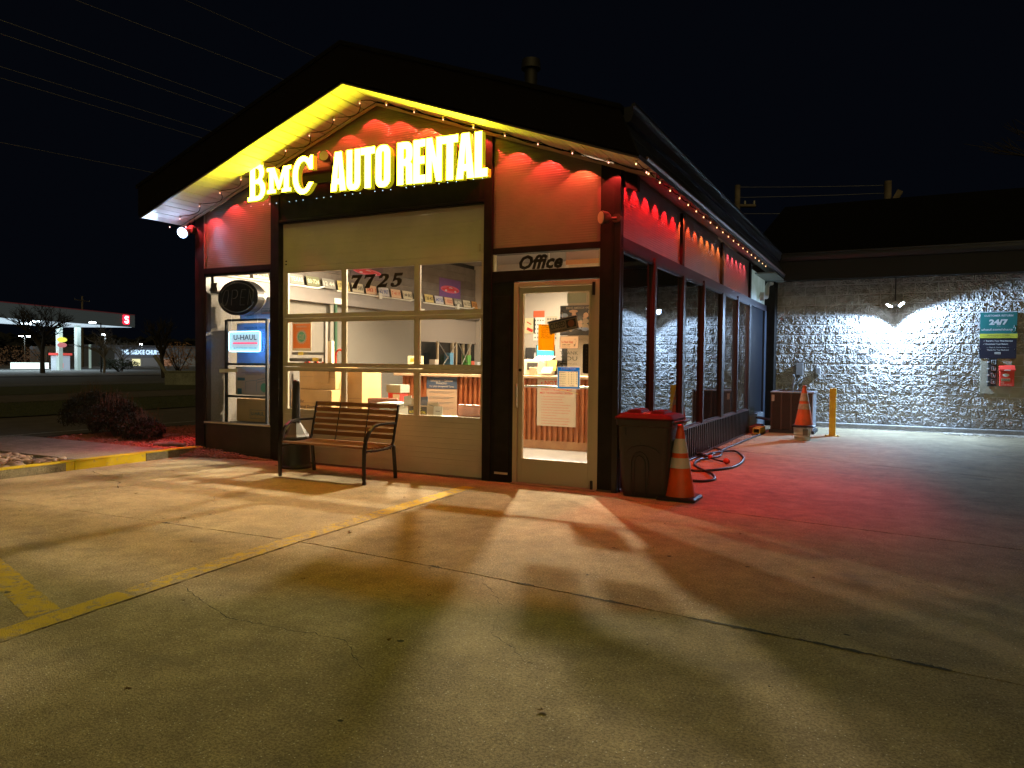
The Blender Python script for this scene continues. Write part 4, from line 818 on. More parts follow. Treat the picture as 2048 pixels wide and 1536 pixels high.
# ================================================================ lit channel letters
def arc(cx, cy, rx, ry, a0, a1, n=8): return [(cx+rx*cos(RD(a0+(a1-a0)*i/n)), cy+ry*sin(RD(a0+(a1-a0)*i/n))) for i in range(n+1)]
GL = {
 'A': (.50, [[(0,0),(.14,1),(.36,1),(.50,0),(.305,0),(.29,.17),(.21,.17),(.195,0)],[(.222,.32),(.278,.32),(.25,.74)]]),
 'U': (.46, [[(0,1),(0,.24)]+arc(.18,.2,.18,.2,180,270)+arc(.28,.2,.18,.2,270,360)+[(.46,1),(.27,1),(.27,.2)]+arc(.23,.19,.04,.05,0,-180,4)+[(.19,1)]]),
 'T': (.44, [[(0,1),(.44,1),(.44,.83),(.315,.83),(.315,0),(.125,0),(.125,.83),(0,.83)]]),
 'O': (.46, [arc(.2,.2,.2,.2,180,270)+arc(.26,.2,.2,.2,270,360)+arc(.26,.8,.2,.2,0,90)+arc(.2,.8,.2,.2,90,180), arc(.23,.2,.04,.06,180,360,5)+arc(.23,.8,.04,.06,0,180,5)]),
 'R': (.47, [[(0,0),(0,1),(.24,1)]+arc(.26,.79,.2,.21,80,0,6)+[(.46,.66)]+arc(.33,.62,.12,.12,0,-60,4)+[(.45,.46),(.46,.1),(.47,0),(.28,0),(.27,.08),(.265,.42),(.19,.45),(.19,0)],[(.19,.60),(.19,.83)]+arc(.23,.78,.04,.06,80,-20,5)+[(.27,.65),(.24,.60)]]),
 'E': (.36, [[(0,0),(0,1),(.35,1),(.35,.83),(.19,.83),(.19,.61),(.33,.61),(.33,.44),(.19,.44),(.19,.18),(.36,.18),(.36,0)]]),
 'N': (.46, [[(0,0),(0,1),(.17,1),(.30,.52),(.30,1),(.46,1),(.46,0),(.30,0),(.165,.50),(.165,0)]]),
 'L': (.34, [[(0,0),(0,1),(.19,1),(.19,.18),(.34,.18),(.34,0)]]),
 'B': (.66, [[(0,0),(0,.1),(.08,.12),(.08,.88),(0,.9),(0,1),(.36,1)]+arc(.38,.76,.23,.24,85,-50,8)+arc(.38,.29,.28,.29,50,-85,8)+[(.36,0)],[(.27,.57),(.27,.88),(.33,.88)]+arc(.34,.73,.10,.15,80,-80,6),[(.27,.12),(.27,.46),(.35,.46)]+arc(.36,.29,.12,.17,80,-80,6)]),
 'M': (.98, [[(0,0),(0,.13),(.09,.15),(.09,.85),(0,.87),(0,1),(.30,1),(.49,.45),(.68,1),(.98,1),(.98,.87),(.89,.85),(.89,.15),(.98,.13),(.98,0),(.60,0),(.60,.13),(.69,.15),(.69,.62),(.52,.12),(.44,.12),(.27,.62),(.27,.15),(.36,.13),(.36,0)]]),
 'C': (.76, [arc(.38,.5,.38,.5,32,328,26)+[(.60,.34)]+arc(.40,.5,.19,.37,318,45,20)[::1]+[(.60,.62),(.74,.62),(.74,1),(.66,1),(.62,.93)]]),
}
GL['C'] = (.76, [[(.74,.64),(.62,.64)]+arc(.40,.5,.21,.38,38,318,18)+[(.62,.30),(.76,.27)]+arc(.38,.5,.38,.52,-38,-300,22)+[(.60,.93),(.66,1.02),(.74,1.02)]])
M_face = mat('lit_letter_face', (.8,.75,.2), .5, em=(1,.92,.022), es=SIGN)
M_side = mat('letter_return_added_glow', (.45,.42,.05), .5, em=(.9,.85,.02), es=.16)  # weak emission stands in for face light falling on the painted returns
SG = thing('channel_letter_sign', (-3.1,-.15,3.2), 'lit yellow channel letters reading BMC AUTO RENTAL across the gable', 'sign')
_g = {}
def letter(ch_, x0, x1, z0, z1, y=-.20, dep=.075):
    if ch_ not in _g:
        w_, lp = GL[ch_]; _g[ch_] = (w_, poly_mesh(lp, .5))
    w_, (vs, fs) = _g[ch_]; b = MB()
    P = [(x0+(x1-x0)*v[0]/w_, y+dep/2-v[2]*dep, z0+(z1-z0)*v[1]) for v in vs]
    for f in fs:
        ys = [P[i][1] for i in f]; b.add([P[i] for i in f], [tuple(range(len(f)))], 0 if max(ys) < y+1e-4 else 1)
    part('letter', b, [M_face, M_side], SG)
for ch_, x0, x1, z0, z1 in [('B',-4.80,-4.505,3.25,3.70),('M',-4.475,-4.085,3.315,3.625),('C',-4.06,-3.735,3.265,3.70),
   ('A',-3.47,-3.245,3.245,3.695),('U',-3.235,-3.035,3.235,3.695),('T',-3.03,-2.83,3.235,3.695),('O',-2.82,-2.615,3.225,3.695),
   ('R',-2.52,-2.312,3.225,3.69),('E',-2.305,-2.145,3.222,3.69),('N',-2.137,-1.937,3.218,3.69),('T',-1.935,-1.735,3.215,3.685),('A',-1.755,-1.535,3.21,3.685),('L',-1.53,-1.375,3.208,3.68)]:
    letter(ch_, x0, x1, z0, z1)
part('raceway', MB().box(-4.6,-1.56,-.10,-.03,3.40,3.50), M_trim, SG)
b = MB(); x = -4.78
while x < -1.4: b.cyl((x,-.17,3.195),(x,-.17,3.20),.0028,n=6); x += .11 if int(x*7)%3 else .21
part('drain_light', b, mat('lit_drain_dot', (.5,.7,1), .5, em=(.5,.75,1), es=3), SG)
# small floodlight parked on the ledge between the two words
M_fl = mat('bronze_fixture', (.05,.04,.03), .4)
def flood(nm, loc, aim, lab, lit=None, s_=1.0, lens=None, power=0):
    t = thing(nm, loc, lab, 'floodlight'); p = Vector(loc); d = Vector(aim).normalized()
    part('mount', MB().cyl(p, p+Vector((0,.06,.0)), .045*s_, .05*s_, 16), M_fl, t); part('arm', MB().tube([p, p+d*.05+Vector((0,-.03,-.01)), p+d*.08*s_], .014, 8), M_fl, t)
    a = p+d*.07*s_; part('head', MB().tube([a, a+d*.03*s_, a+d*.09*s_, a+d*.10*s_], [.03*s_,.055*s_,.065*s_,.066*s_], 20), M_fl, t, bevel=.002)
    part('lens', MB().cyl(a+d*.100*s_, a+d*.104*s_, .058*s_, n=20), lens or mat('frosted_lens', (.5,.46,.30), .4), t)
    return t, a+d*.12*s_
flood('small_floodlight', (-3.62,-.04,3.66), (.3,-1,.1), 'small unlit floodlight on the ledge between BMC and AUTO')
flood('small_floodlight', (-.03,-.02,2.70), (-.62,-.75,-.05), 'small round unlit floodlight on the right corner post')
E_fl = mat('lit_led_lens', (1,1,1), .5, em=(.30,.55,1), es=6)
t, q = flood('corner_floodlight', (-6.02,-.06,3.02), (.30,-.85,-.40), 'lit blue white floodlight on the left corner under the eave', lens=E_fl, s_=1.15)
part('cable_loop', MB().tube([(-5.99,-.02,3.19),(-5.97,-.03,3.12),(-6.0,-.04,3.08),(-6.06,-.04,3.11),(-6.08,-.03,3.07)], .006, 6), M_cbl, t)
lamp('flood_beam', 'SPOT', q, (.45,.66,1), FLOOD, t, Vector((-.35,-.75,-.55)).to_track_quat('-Z','Y').to_euler(), .04, spot=RD(150), blend=.4)
lamp('flood_spill', 'POINT', q+Vector((-.02,-.06,.02)), (.45,.62,1), FLOOD*.035, t, size=.03)
# ---------------------------------------------------------------- string lights
M_bulb = mat('lit_bulb', (1,.8,.7), .3, em=(1,.38,.28), es=2.2); M_bulb2 = mat('lit_warm_bulb', (1,.8,.6), .3, em=(1,.52,.22), es=2.0)
SL = thing('string_lights', (-2.95,-.2,4.2), 'string of small lit bulbs looping under the front gable soffit', 'string lights')
SL2 = thing('string_lights', (.3,3,3.05), 'string of small lit bulbs along the yard side eave', 'string lights')
bl = MB().blob((0,0,-.018), (.0065,.0065,.009), 0, (8,6)).data('bulb', M_bulb); bl2 = MB().blob((0,0,-.016), (.0075,.0075,.009), 0, (8,6)).data('bulb', M_bulb2)
sk = MB().lathe([(.0,.02),(.012,.02),(.014,0),(.012,-.008)], (0,0,0), 8)
sk.rbox((0,.012,.018),(.07,.004,.004),rz=.5).rbox((0,.012,.018),(.07,.004,.004),rz=-.6); sk = sk.data('socket', mat('pale_socket', (.55,.4,.34), .4))
pts = []; rn = random.Random(6)
RED, ORG_, PNK = (1,.035,.028), (1,.19,.03), (1,.06,.13)
lx = [-6.02+.3735*i for i in range(18)]
for i, x in enumerate(lx):
    z = zs(x)-.028; inst('bulb', bl, (x,-.22,z), SL); inst('socket', sk, (x,-.22,z), SL)
    c = (1,.05,.06) if i < 4 else ((1,.045,.035) if i % 5 else (1,.10,.04))
    lamp('bulb_light', 'SPOT', (x,-.105,zs(x)-.03), c, PUCK, SL, (0,0,0), .008, spot=RD(96), blend=.05)
    if i < 17:
        x2 = lx[i+1]; zl = min(zs(x2), zs(x))
        for k in range(8):
            u = k/8; pts.append((x+(x2-x)*u, -.22+.17*sin(pi*u)*(.7+.3*(i%2)), zs(x+(x2-x)*u)-.015-.012*sin(pi*u)))
part('cable', MB().tube(pts, .0045, 5), M_cbl, SL)
pts = []
for i in range(21):
    y = -.58+.375*i; x = .345; z = 3.062
    inst('bulb', bl2, (x,y,z), SL2); inst('socket', sk, (x,y,z), SL2)
    if i < 21: pts += [(x,y,z+.01),(x,y+.19,z-.005)]
    if i > 1:
        c = (1,.010,.016) if i < 8 else ((1,.10,.03) if i < 11 else ((1,.22,.05) if i < 16 else (1,.10,.14)))
        lamp('bulb_light', 'SPOT', (.065,y,3.175), c, PUCK*(1.9 if i < 9 else .9), SL2, (0,0,0), .014, spot=RD(90), blend=.30)
part('cable', MB().tube(pts, .0045, 5), M_cbl, SL2)
SL3 = thing('string_lights', (-6.2,3,3.05), 'string of small lit bulbs along the far left eave above the lava rock', 'string lights'); pts = []
for i in range(20):
    y = -.2+.375*i; x = -6.245; inst('bulb', bl, (x,y,3.06), SL3); pts += [(x,y,3.07),(x,y+.19,3.058)]
    lamp('bulb_light', 'SPOT', (-6.07,y,3.15), (1,.04,.05), PUCK*2.6, SL3, (0,0,0), .008, spot=RD(50), blend=.3)
part('cable', MB().tube(pts, .0045, 5), M_cbl, SL3)
# ================================================================ vinyl and notices on the front
M_vin = mat('brown_vinyl', (.030,.017,.006), .6)
hn = thing('house_number', (-3.0,.075,2.14), 'large dark brown vinyl numerals 7725 on the middle top pane of the bay door', 'numerals')
D7 = [[(.02,.72),(.10,1),(.78,1),(.78,.92)]+[(.62,.62),(.50,.30),(.44,0),(.10,0),(.16,.25),(.30,.52),(.50,.78),(.16,.78),(.10,.70)]]
D2 = [[(.0,0),(.04,.14),(.36,.42),(.50,.60),(.53,.76),(.46,.85),(.38,.82),(.34,.70),(.12,.66),(.14,.84),(.30,.98),(.54,1.0),(.76,.92),(.80,.72),(.70,.54),(.46,.32),(.36,.24),(.56,.25),(.66,.30),(.72,.30),(.64,0)]]
D5 = [[(.14,.38),(.26,1),(.80,1),(.76,.80),(.40,.80),(.37,.64),(.56,.66),(.74,.54),(.76,.34),(.64,.12),(.40,0),(.16,.0),(.03,.10),(.02,.24),(.12,.32),(.24,.26),(.26,.12),(.38,.14),(.48,.28),(.46,.46),(.36,.50),(.24,.44)]]
for dg, x0 in ((D7,-3.40),(D7,-3.205),(D2,-3.01),(D5,-2.815)):
    vs, fs = poly_mesh(dg, .0); part('numeral', MB().add([(x0+v[0]*.215+v[1]*.012, .0765, 2.142+v[1]*.16+(x0+3.4)*-.004) for v in vs], fs), M_vin, hn)
of = thing('office_lettering', (-.86,.048,2.25), 'dark brown slanted vinyl word Office on the transom over the door', 'lettering')
part('lettering', MB().text('Office',(-1.12,.046,2.262),.142,w=.50,bold=.038,shear=.3,space=1.02), M_vin, of)
t = notice('parking_notice', -.885,-.70,1.405,1.675,.034,paper('mustard_paper',(.75,.42,.03),.75),'mustard yellow sheet taped to the office door glass','notice',
 [(a, .5, .93-.065*i, .0125, M_ink, .105+.02*(i%2)) for i, a in enumerate(['ATTENTION','CUSTOMERS IF','YOU NEED TO','LEAVE YOUR','VEHICLE PLEASE','PARK IT IN THE','BACK THANK YOU','☺'])])
t.rotation_euler = (0, RD(1.2), 0)
t = notice('closed_sign', -.72,-.40,1.60,1.735,-.03,mat('aged_plate', (.26,.22,.17), .5, c2=(.20,.17,.13), sc=9),'tilted CLOSED sign hanging on the office door glass','sign',[('CLOSED',.31,.33,.062,M_ink,.17),('Please call again',.34,.10,.018,M_ink,.17)])
part('trim_line', MB().box(-.72,-.40,-.033,-.03,1.715,1.728).box(-.55,-.40,-.033,-.03,1.605,1.612), mat('navy_print'), t)
part('picture', MB().box(-.525,-.42,-.033,-.03,1.625,1.705), M_ink, t); part('picture', MB().add([(-.472+.036*cos(k*pi/6),-.0345,1.664+.036*sin(k*pi/6)) for k in range(12)], [tuple(range(12))]), mat('rust_print', (.20,.08,.04), .6), t)
part('suction_cup', MB().add([(-.56+.02*cos(k*pi/8),-.005,1.80+.02*sin(k*pi/8)) for k in range(16)], [tuple(range(16))]), glass('rubber_cup', (.8,.8,.75)), t); part('hanger', MB().tube([(-.56,-.01,1.80),(-.56,-.02,1.73)], .002, 4), M_chr, t)
t.rotation_euler = (0, RD(-11), 0)
t = notice('app_sticker', -.635,-.43,1.425,1.555,.034,paper('peach_sheet',(.70,.55,.42),.75),'white framed app sticker on the door glass under the CLOSED sign','sticker',[('U-Haul App',.40,.45,.026,M_r,.13),('OPEN 24/7',.34,.26,.014,M_ink,.09),('skip the counter',.34,.12,.009,M_gr,.09)])
b = MB()
for a,c,d,e in ((-.635,-.43,1.425,1.429),(-.635,-.43,1.551,1.555),(-.635,-.631,1.425,1.555),(-.434,-.43,1.425,1.555)): b.box(a,c,.031,.034,d,e)
b.tube([(-.485,.032,1.45),(-.47,.032,1.44),(-.455,.032,1.50),(-.46,.032,1.525),(-.475,.032,1.52)],.002,4); b.box(-.48,-.465,.031,.034,1.455,1.47); part('frame_print', b, M_gr, t)
t = thing('thank_you_decal', (-.53,.035,1.25), 'dark green THANK YOU decal on the door glass above the hours card', 'decal')
part('lettering', MB().text('THANK',(-.535,.0365,1.365),.036,w=.20,align='C').text('YOU',(-.535,.0365,1.305),.045,w=.185,align='C').text('FIND LOCAL',(-.49,.0365,1.265),.014,w=.10,align='C').box(-.63,-.55,.035,.037,1.262,1.282), mat('dark_green_vinyl', (.05,.06,.03), .6), t)
t = notice('hours_card', -.64,-.43,1.035,1.195,.034,paper('cream_card_backlit',(.75,.68,.55),.75),'blue BUSINESS HOURS card on the door glass above the push bar','notice',[])
ring = lambda a, c, d, e, w_: MB().box(a-w_,a,.034,.038,d-w_,e+w_).box(c,c+w_,.034,.038,d-w_,e+w_).box(a,c,.034,.038,d-w_,d).box(a,c,.034,.038,e,e+w_)
part('blue_border', MB().box(-.655,-.64,.034,.038,1.02,1.235).box(-.43,-.415,.034,.038,1.02,1.235).box(-.64,-.43,.034,.038,1.02,1.035).box(-.64,-.43,.034,.038,1.195,1.235), paper('blue_card',(.03,.30,.65),.7), t)
part('white_border', ring(-.655,-.415,1.02,1.235,.007), paper('white_card',(.8,.8,.78),.75), t); b = MB(); b2 = MB()
b2.text('OPEN   CLOSE',(-.505,.0325,1.2005),.007,w=.09).text('BUSINESS HOURS',(-.535,.0325,1.212),.016,w=.165,align='C',bold=.02)
for i, d in enumerate(['MONDAY','TUESDAY','WEDNESDAY','THURSDAY','FRIDAY','SATURDAY','SUNDAY']):
    z = 1.178-.0222*i; b.text(d, (-.636,.031,z), .010, w=.05+.003*len(d), bold=.01)
    if i < 6:
        for j, c_ in enumerate(['8','00','5','00'] if i < 5 else ['9','00','1','00']): b.text(c_, (-.535+.028*j,.031,z), .010, bold=.02)
    else: b.text('CLOSED', (-.52,.031,z), .010, bold=.02)
part('lettering', b, mat('slate_print'), t); part('lettering', b2, M_white, t)
t = thing('key_drop_sign', (-.35,.034,1.17), 'black rounded KEY DROP sign on the right edge of the door glass', 'sign')
part('plate', MB().slat([(-.306,.034,1.175),(-.306,.034,1.475)]+[(-.36-.022*sin(a*pi/12),.034,1.45+.025*cos(a*pi/12)) for a in range(7)]+[(-.36-.022*cos(a*pi/12),.034,1.20-.025*sin(a*pi/12)) for a in range(7)], (0,.004,0)), M_black_pl, t)
b = MB()
for i, c_ in enumerate('KEYDROP'): b.text(c_, (-.34,.0325,1.42-.033*i-(.02 if i > 2 else 0)), .017, align='C')
part('lettering', b, mat('dim_grey_print', (.12,.11,.09), .6), t)
solo('door_closer_string', MB().tube([(-.68,.03,1.01),(-.55,.03,.99),(-.42,.03,.965)],.0025,5), mat('yellow_cord',(.6,.5,.1),.6), (-.55,.03,.98), 'thin yellow cord stretched under the hours card', 'cord')
# ================================================================ bench
BN = thing('park_bench', (-2.97,-.65,0), 'metal framed park bench with brown wooden slats in front of the bay door', 'bench')
M_slat = mat('varnished_brown_slat', (.24,.115,.045), .42, c2=(.16,.072,.027), sc=3, rnd=.2, bump=.12, bs=60); M_iron = mat('black_bench_iron', (.015,.014,.014), .38, bump=.05, bs=120)
xl, xr = -3.56,-2.40
for x in (xl, xr):
    s_ = .022
    def bar(pts, nm, w=.018, d=.012):
        b = MB(); prevs = None
        P = [Vector((x, p[0], p[1])) for p in pts]; L = len(P); ring = []
        for i, p in enumerate(P):
            dd = (P[min(i+1,L-1)]-P[max(i-1,0)]).normalized(); nn = Vector((0,-dd.z,dd.y))
            ring.append([p+Vector((-w,0,0))-nn*d, p+Vector((w,0,0))-nn*d, p+Vector((w,0,0))+nn*d, p+Vector((-w,0,0))+nn*d])
        vs = [v for r_ in ring for v in r_]; fs = [(i*4+j,i*4+(j+1)%4,(i+1)*4+(j+1)%4,(i+1)*4+j) for i in range(L-1) for j in range(4)]+[(3,2,1,0),(L*4-4,L*4-3,L*4-2,L*4-1)]
        b.add(vs, fs); return part(nm, b, M_iron, BN, bevel=.002)
    bar([(-.90,0),(-.905,.22),(-.90,.36),(-.875,.46),(-.82,.545),(-.74,.595),(-.64,.61),(-.42,.605),(-.37,.60)], 'armrest_leg')
    bar([(-.36,0),(-.40,.34),(-.405,.37)], 'leg')
    bar([(-.89,.345),(-.70,.335),(-.50,.34),(-.435,.36),(-.405,.41),(-.375,.55),(-.34,.68),(-.315,.80)], 'side_frame', .012, .010)
for i, y in enumerate([-.865,-.79,-.72,-.65,-.58,-.51,-.455]):
    z = .372+(.008 if i == 0 else 0)-.012*sin(pi*i/6)
    part('seat_slat', MB().rbox(((xl+xr)/2,y,z),(xr-xl-.02,.055,.020)), M_slat, BN, bevel=.004)
    part('slat_bolt', MB().cyl((xr,y,.325),(xr,y,.345),.008,n=6).cyl((xl,y,.325),(xl,y,.345),.008,n=6), M_iron, BN)
for i in range(6):
    z = .452+i*.066; y = -.395+i*.0145
    part('back_slat', MB().rbox(((xl+xr)/2,y,z),(xr-xl-.03,.018,.048),rx=-.2), M_slat, BN, bevel=.004)
for x in (-3.2,-2.79): part('back_strap', MB().tube([(x,-.43,.35),(x,-.405,.42),(x,-.355,.65),(x,-.325,.79)], .008, 6), M_iron, BN)
# smoking receptacle
AT = thing('ash_receptacle', (-3.90,-.30,0), 'black cigarette receptacle with a tall neck and grey cone behind the bench', 'ashtray')
part('bucket', MB().lathe([(0,0),(.185,0),(.19,.02),(.175,.03),(.165,.05),(.155,.34),(.16,.36),(0,.36)], (-3.90,-.30,0), 24), M_black_pl, AT, bevel=.002)
part('cone', MB().lathe([(.165,.36),(.165,.375),(.14,.40),(.075,.50),(.055,.53)], (-3.90,-.30,0), 8, smooth=False), mat('grey_receptacle', (.085,.085,.082), .55), AT)
part('neck', MB().lathe([(.052,.52),(.042,.98),(.045,.99),(.04,1.03),(.02,1.045),(0,1.045)], (-3.90,-.30,0), 8, smooth=False), M_black_pl, AT)
part('vent_hole', MB().cyl((-3.955,-.395,.43),(-3.965,-.405,.435),.026,n=14), M_ink, AT)
# trash can
TCN = thing('trash_can', (.29,.08,0), 'dark grey wheeled trash can with a red lid at the building corner', 'trash can')
M_can = mat('charcoal_can_plastic', (.028,.026,.024), .5, bump=.12, bs=90); M_lid = mat('red_brown_lid_plastic', (.05,.008,.005), .65, sp=.2, bump=.05, bs=80)
def rrect(cx, cy, hx, hy, r, z, n=5): return [(cx+sx*(hx-r)+r*cos(RD(a)), cy+sy*(hy-r)+r*sin(RD(a)), z) for sx, sy, s0 in ((1,1,0),(-1,1,90),(-1,-1,180),(1,-1,270)) for a in [s0+90*k/n for k in range(n+1)]]
def loft(rings, cap0=True, cap1=True):
    b = MB(); n = len(rings[0]); vs = [v for r_ in rings for v in r_]; b.add(vs, [(i*n+j,i*n+(j+1)%n,(i+1)*n+(j+1)%n,(i+1)*n+j) for i in range(len(rings)-1) for j in range(n)], smooth=False)
    if cap0: b.add(rings[0], [tuple(reversed(range(n)))])
    if cap1: b.add(rings[-1], [tuple(range(n))])
    return b
cx, cy = .31,.10
part('body', loft([rrect(cx,cy,.215,.20,.06,.0),rrect(cx,cy,.225,.21,.06,.05),rrect(cx,cy,.262,.245,.06,.68),rrect(cx,cy,.275,.26,.06,.69),rrect(cx,cy,.278,.262,.06,.745)]), M_can, TCN, bevel=.003)
lid = part('lid', loft([rrect(cx,cy,.285,.268,.06,.745),rrect(cx,cy,.288,.27,.06,.762),rrect(cx,cy,.245,.23,.06,.80),rrect(cx,cy,.22,.2,.06,.805)]), M_lid, TCN, bevel=.004)
part('lid_ridge', loft([rrect(cx-.12,cy,.075,.16,.03,.800),rrect(cx-.12,cy,.055,.14,.03,.835)]), M_lid, lid); part('lid_ridge', loft([rrect(cx+.11,cy,.075,.16,.03,.800),rrect(cx+.11,cy,.055,.14,.03,.83)]), M_lid, lid)
part('sticker', MB().rbox((cx+.0,cy-.12,.806),(.07,.05,.003)), M_white, lid)
part('handle', MB().tube([(cx+.28,cy-.2,.72),(cx+.335,cy-.17,.735),(cx+.335,cy+.17,.735),(cx+.28,cy+.2,.72)], .014, 8), M_can, TCN)
yf = lambda z: cy-.205-.043*(z/.7)-.006
b = MB(); 
for off, top in ((.0,.44),(.045,.40)):
    hw = .085-off*.7; P = [(cx-.03-hw,yf(.02),.02),(cx-.03-hw,yf(.32),.32)]+[(cx-.03-hw*cos(k*pi/8),yf(.32+(top-.32)*sin(k*pi/8)),.32+(top-.32)*sin(k*pi/8)) for k in range(1,8)]+[(cx-.03+hw,yf(.32),.32),(cx-.03+hw,yf(.02),.02)]; b.tube(P, .006, 6)
b.tube([(cx-.17*cos(k*pi/10),yf(.45+.07*sin(k*pi/10)),.40+.10*sin(k*pi/10)) for k in range(1,10)], .005, 6)
part('moulded_arch', b, M_can, TCN); part('latch_slot', MB().box(cx-.175,cx-.165,yf(.62)-.004,yf(.62)+.01,.60,.68), M_ink, TCN)
part('wheel', MB().cyl((cx+.14,cy+.22,.07),(cx+.19,cy+.22,.07),.07,n=20), M_black_pl, TCN); part('wheel', MB().cyl((cx-.19,cy+.22,.07),(cx-.14,cy+.22,.07),.07,n=20), M_black_pl, TCN)
# traffic cones
M_org = mat('orange_cone_plastic', (.72,.10,.012), .4, c2=(.62,.075,.01), sc=6, bump=.05, bs=60); M_refl = mat('reflective_collar', (.55,.52,.48), .28)
def cone(loc, lab, dirty=False):
    t = thing('traffic_cone', loc, lab, 'traffic cone', 'orange traffic cones'); x, y, z = loc
    R = lambda h: .155-.13*(h/.70)
    MO = M_org if not dirty else mat('dirty_orange_cone', (.62,.10,.02), .5, c2=(.40,.09,.03), sc=7); MR = M_refl if not dirty else mat('grubby_collar', (.28,.22,.15), .6, c2=(.40,.33,.24), sc=14)
    part('base', loft([rrect(x,y,.185,.185,.04,z),rrect(x,y,.185,.185,.04,z+.022),rrect(x,y,.165,.165,.04,z+.034)]), M_black_pl, t, bevel=.003)
    part('body', MB().lathe([(R(h),h) for h in (.034,.20,.335,.47,.60,.66)]+[(.026,.685),(.03,.69),(.03,.70),(.022,.705),(.0,.705)], (x,y,z), 32), MO, t)
    part('reflective_collar', MB().lathe([(R(.44)+.004,.44),(R(.575)+.004,.575)], (x,y,z), 32), MR, t)
    part('reflective_collar', MB().lathe([(R(.30)+.004,.30),(R(.395)+.004,.395)], (x,y,z), 32), MR, t)
    return t
cone((.625,.03,0), 'clean orange traffic cone with two pale collars beside the trash can')
BK = thing('plastic_bucket', (1.05,6.61,0), 'white plastic bucket under the dirty cone by the yellow bollard', 'bucket')
part('bucket', MB().lathe([(0,0),(.125,0),(.128,.01),(.133,.06),(.139,.062),(.139,.072),(.134,.075),(.136,.10),(.143,.102),(.143,.112),(.138,.114),(.142,.20),(.148,.205),(.148,.225),(.142,.23),(.0,.23)], (1.05,6.61,0), 32), mat('grubby_white_plastic', (.62,.60,.56), .45, c2=(.50,.47,.42), sc=6), BK)
part('label_patch', MB().box(1.07,1.15,6.468,6.475,.09,.20), mat('grey_ink'), BK)
cone((1.07,6.61,.232), 'dirty orange traffic cone standing on a white bucket', True)
BO = thing('yellow_bollard', (1.45,7.7,0), 'square yellow steel bollard in front of the block wall', 'bollard'); MY = mat('chipped_yellow_paint', (.62,.40,.015), .45, c2=(.55,.33,.02), sc=5, bump=.1, bs=50)
part('post', MB().box(1.395,1.505,7.645,7.755,.008,.87), MY, BO, bevel=.006); part('base_plate', MB().box(1.33,1.57,7.58,7.82,0,.010), MY, BO); part('anchor_bolt', MB().cyl((1.35,7.6,.01),(1.35,7.6,.03),.012,n=6).cyl((1.55,7.6,.01),(1.55,7.6,.03),.012,n=6), M_chr, BO)
# condenser unit
AC = thing('air_conditioner', (.72,8.2,0), 'brown louvred air conditioner condenser in the corner by the block wall', 'air conditioner'); MC = mat('brown_condenser_metal', (.075,.045,.035), .45, me=.2); M_sl = mat('dark_louvre', (.03,.02,.016), .5)
part('base', MB().box(.33,1.13,7.80,8.6,0,.06), mat('black_pad', (.02,.02,.02), .8), AC); part('core', MB().box(.37,1.09,7.84,8.56,.06,.76), M_sl, AC)
for i in range(5): part('corner_post', MB().box(.355+.175*i-.02*(i==4),.375+.175*i-.02*(i==4)+.01,7.815,7.835,.06,.76), MC, AC)
lou = MB().box(-.36,.36,0,.02,0,.010).data('louvre', MC)
for k in range(30): inst('louvre', lou, (.72,7.822,.08+k*.0225), AC)
lou2 = MB().box(0,.014,-.36,.36,0,.012).data('louvre', mat('grey_galvanised', (.30,.32,.35), .4, me=.3))
for k in range(28): inst('louvre', lou2, (1.085,8.2,.08+k*.024), AC)
part('top', MB().box(.345,1.115,7.81,8.59,.76,.785), mat('grey_galvanised'), AC, bevel=.004); part('side_corner', MB().box(1.085,1.105,7.815,7.85,.06,.76), mat('grey_galvanised'), AC); part('label_plate', MB().box(.37,.42,7.812,7.815,.60,.72), mat('beige_label',(.35,.3,.25),.6), AC)
part('fan_guard', MB().lathe([(.05,.0),(.28,.0)], (.72,8.2,.79), 20).tube([(.72+.3*cos(k*pi/10),8.2+.3*sin(k*pi/10),.80) for k in range(20)], .006, 5, closed=True), MC, AC)
part('service_tap', MB().tube([(.66,8.5,.79),(.68,8.5,.98),(.70,8.5,1.02),(.67,8.48,1.10)], .018, 8), mat('pale_tap', (.45,.55,.6), .3, me=.5), AC)
# hose
def cr_spline(P, n=8):
    P = [Vector(p) for p in P]; out = []
    for i in range(len(P)-1):
        a, b_, c, d = P[max(i-1,0)], P[i], P[i+1], P[min(i+2,len(P)-1)]
        for k in range(n):
            t_ = k/n; out.append(.5*((2*b_)+(-a+c)*t_+(2*a-5*b_+4*c-d)*t_*t_+(-a+3*b_-3*c+d)*t_**3))
    return out+[P[-1]]
HS = thing('garden_hose', (.3,3,0), 'dark hose with a spray wand coiled on the concrete by the yard windows', 'hose')
hp = [(.20,.95),(.45,1.0),(.60,1.10),(.68,1.32),(.60,1.6),(.42,1.95),(.22,2.35),(.16,2.75),(.20,3.1),(.30,3.4),(.24,3.9),(.12,4.3),(.02,4.35)]
hp2 = [(.12,2.35),(.04,2.75),(.08,3.3),(.20,3.75),(.38,4.05),(.52,3.8),(.64,3.35),(.69,2.8),(.66,2.35),(.50,1.98),(.32,1.85),(.20,2.05),(.12,2.35)]
hp3 = [(.20,3.1),(.18,4.1),(.22,5.4),(.26,6.6),(.30,7.3),(.28,7.7)]
part('hose', MB().tube(cr_spline([(x,y,.016+.012*(i%3==1)) for i, (x, y) in enumerate(hp)]), .0145, 8), M_black_pl, HS)
part('hose', MB().tube(cr_spline([(x,y,.03 if 2<i<5 else .017) for i, (x, y) in enumerate(hp2)]), .0145, 8), M_black_pl, HS)
part('hose', MB().tube(cr_spline([(x,y,.017) for x, y in hp3]), .0135, 8), M_black_pl, HS)
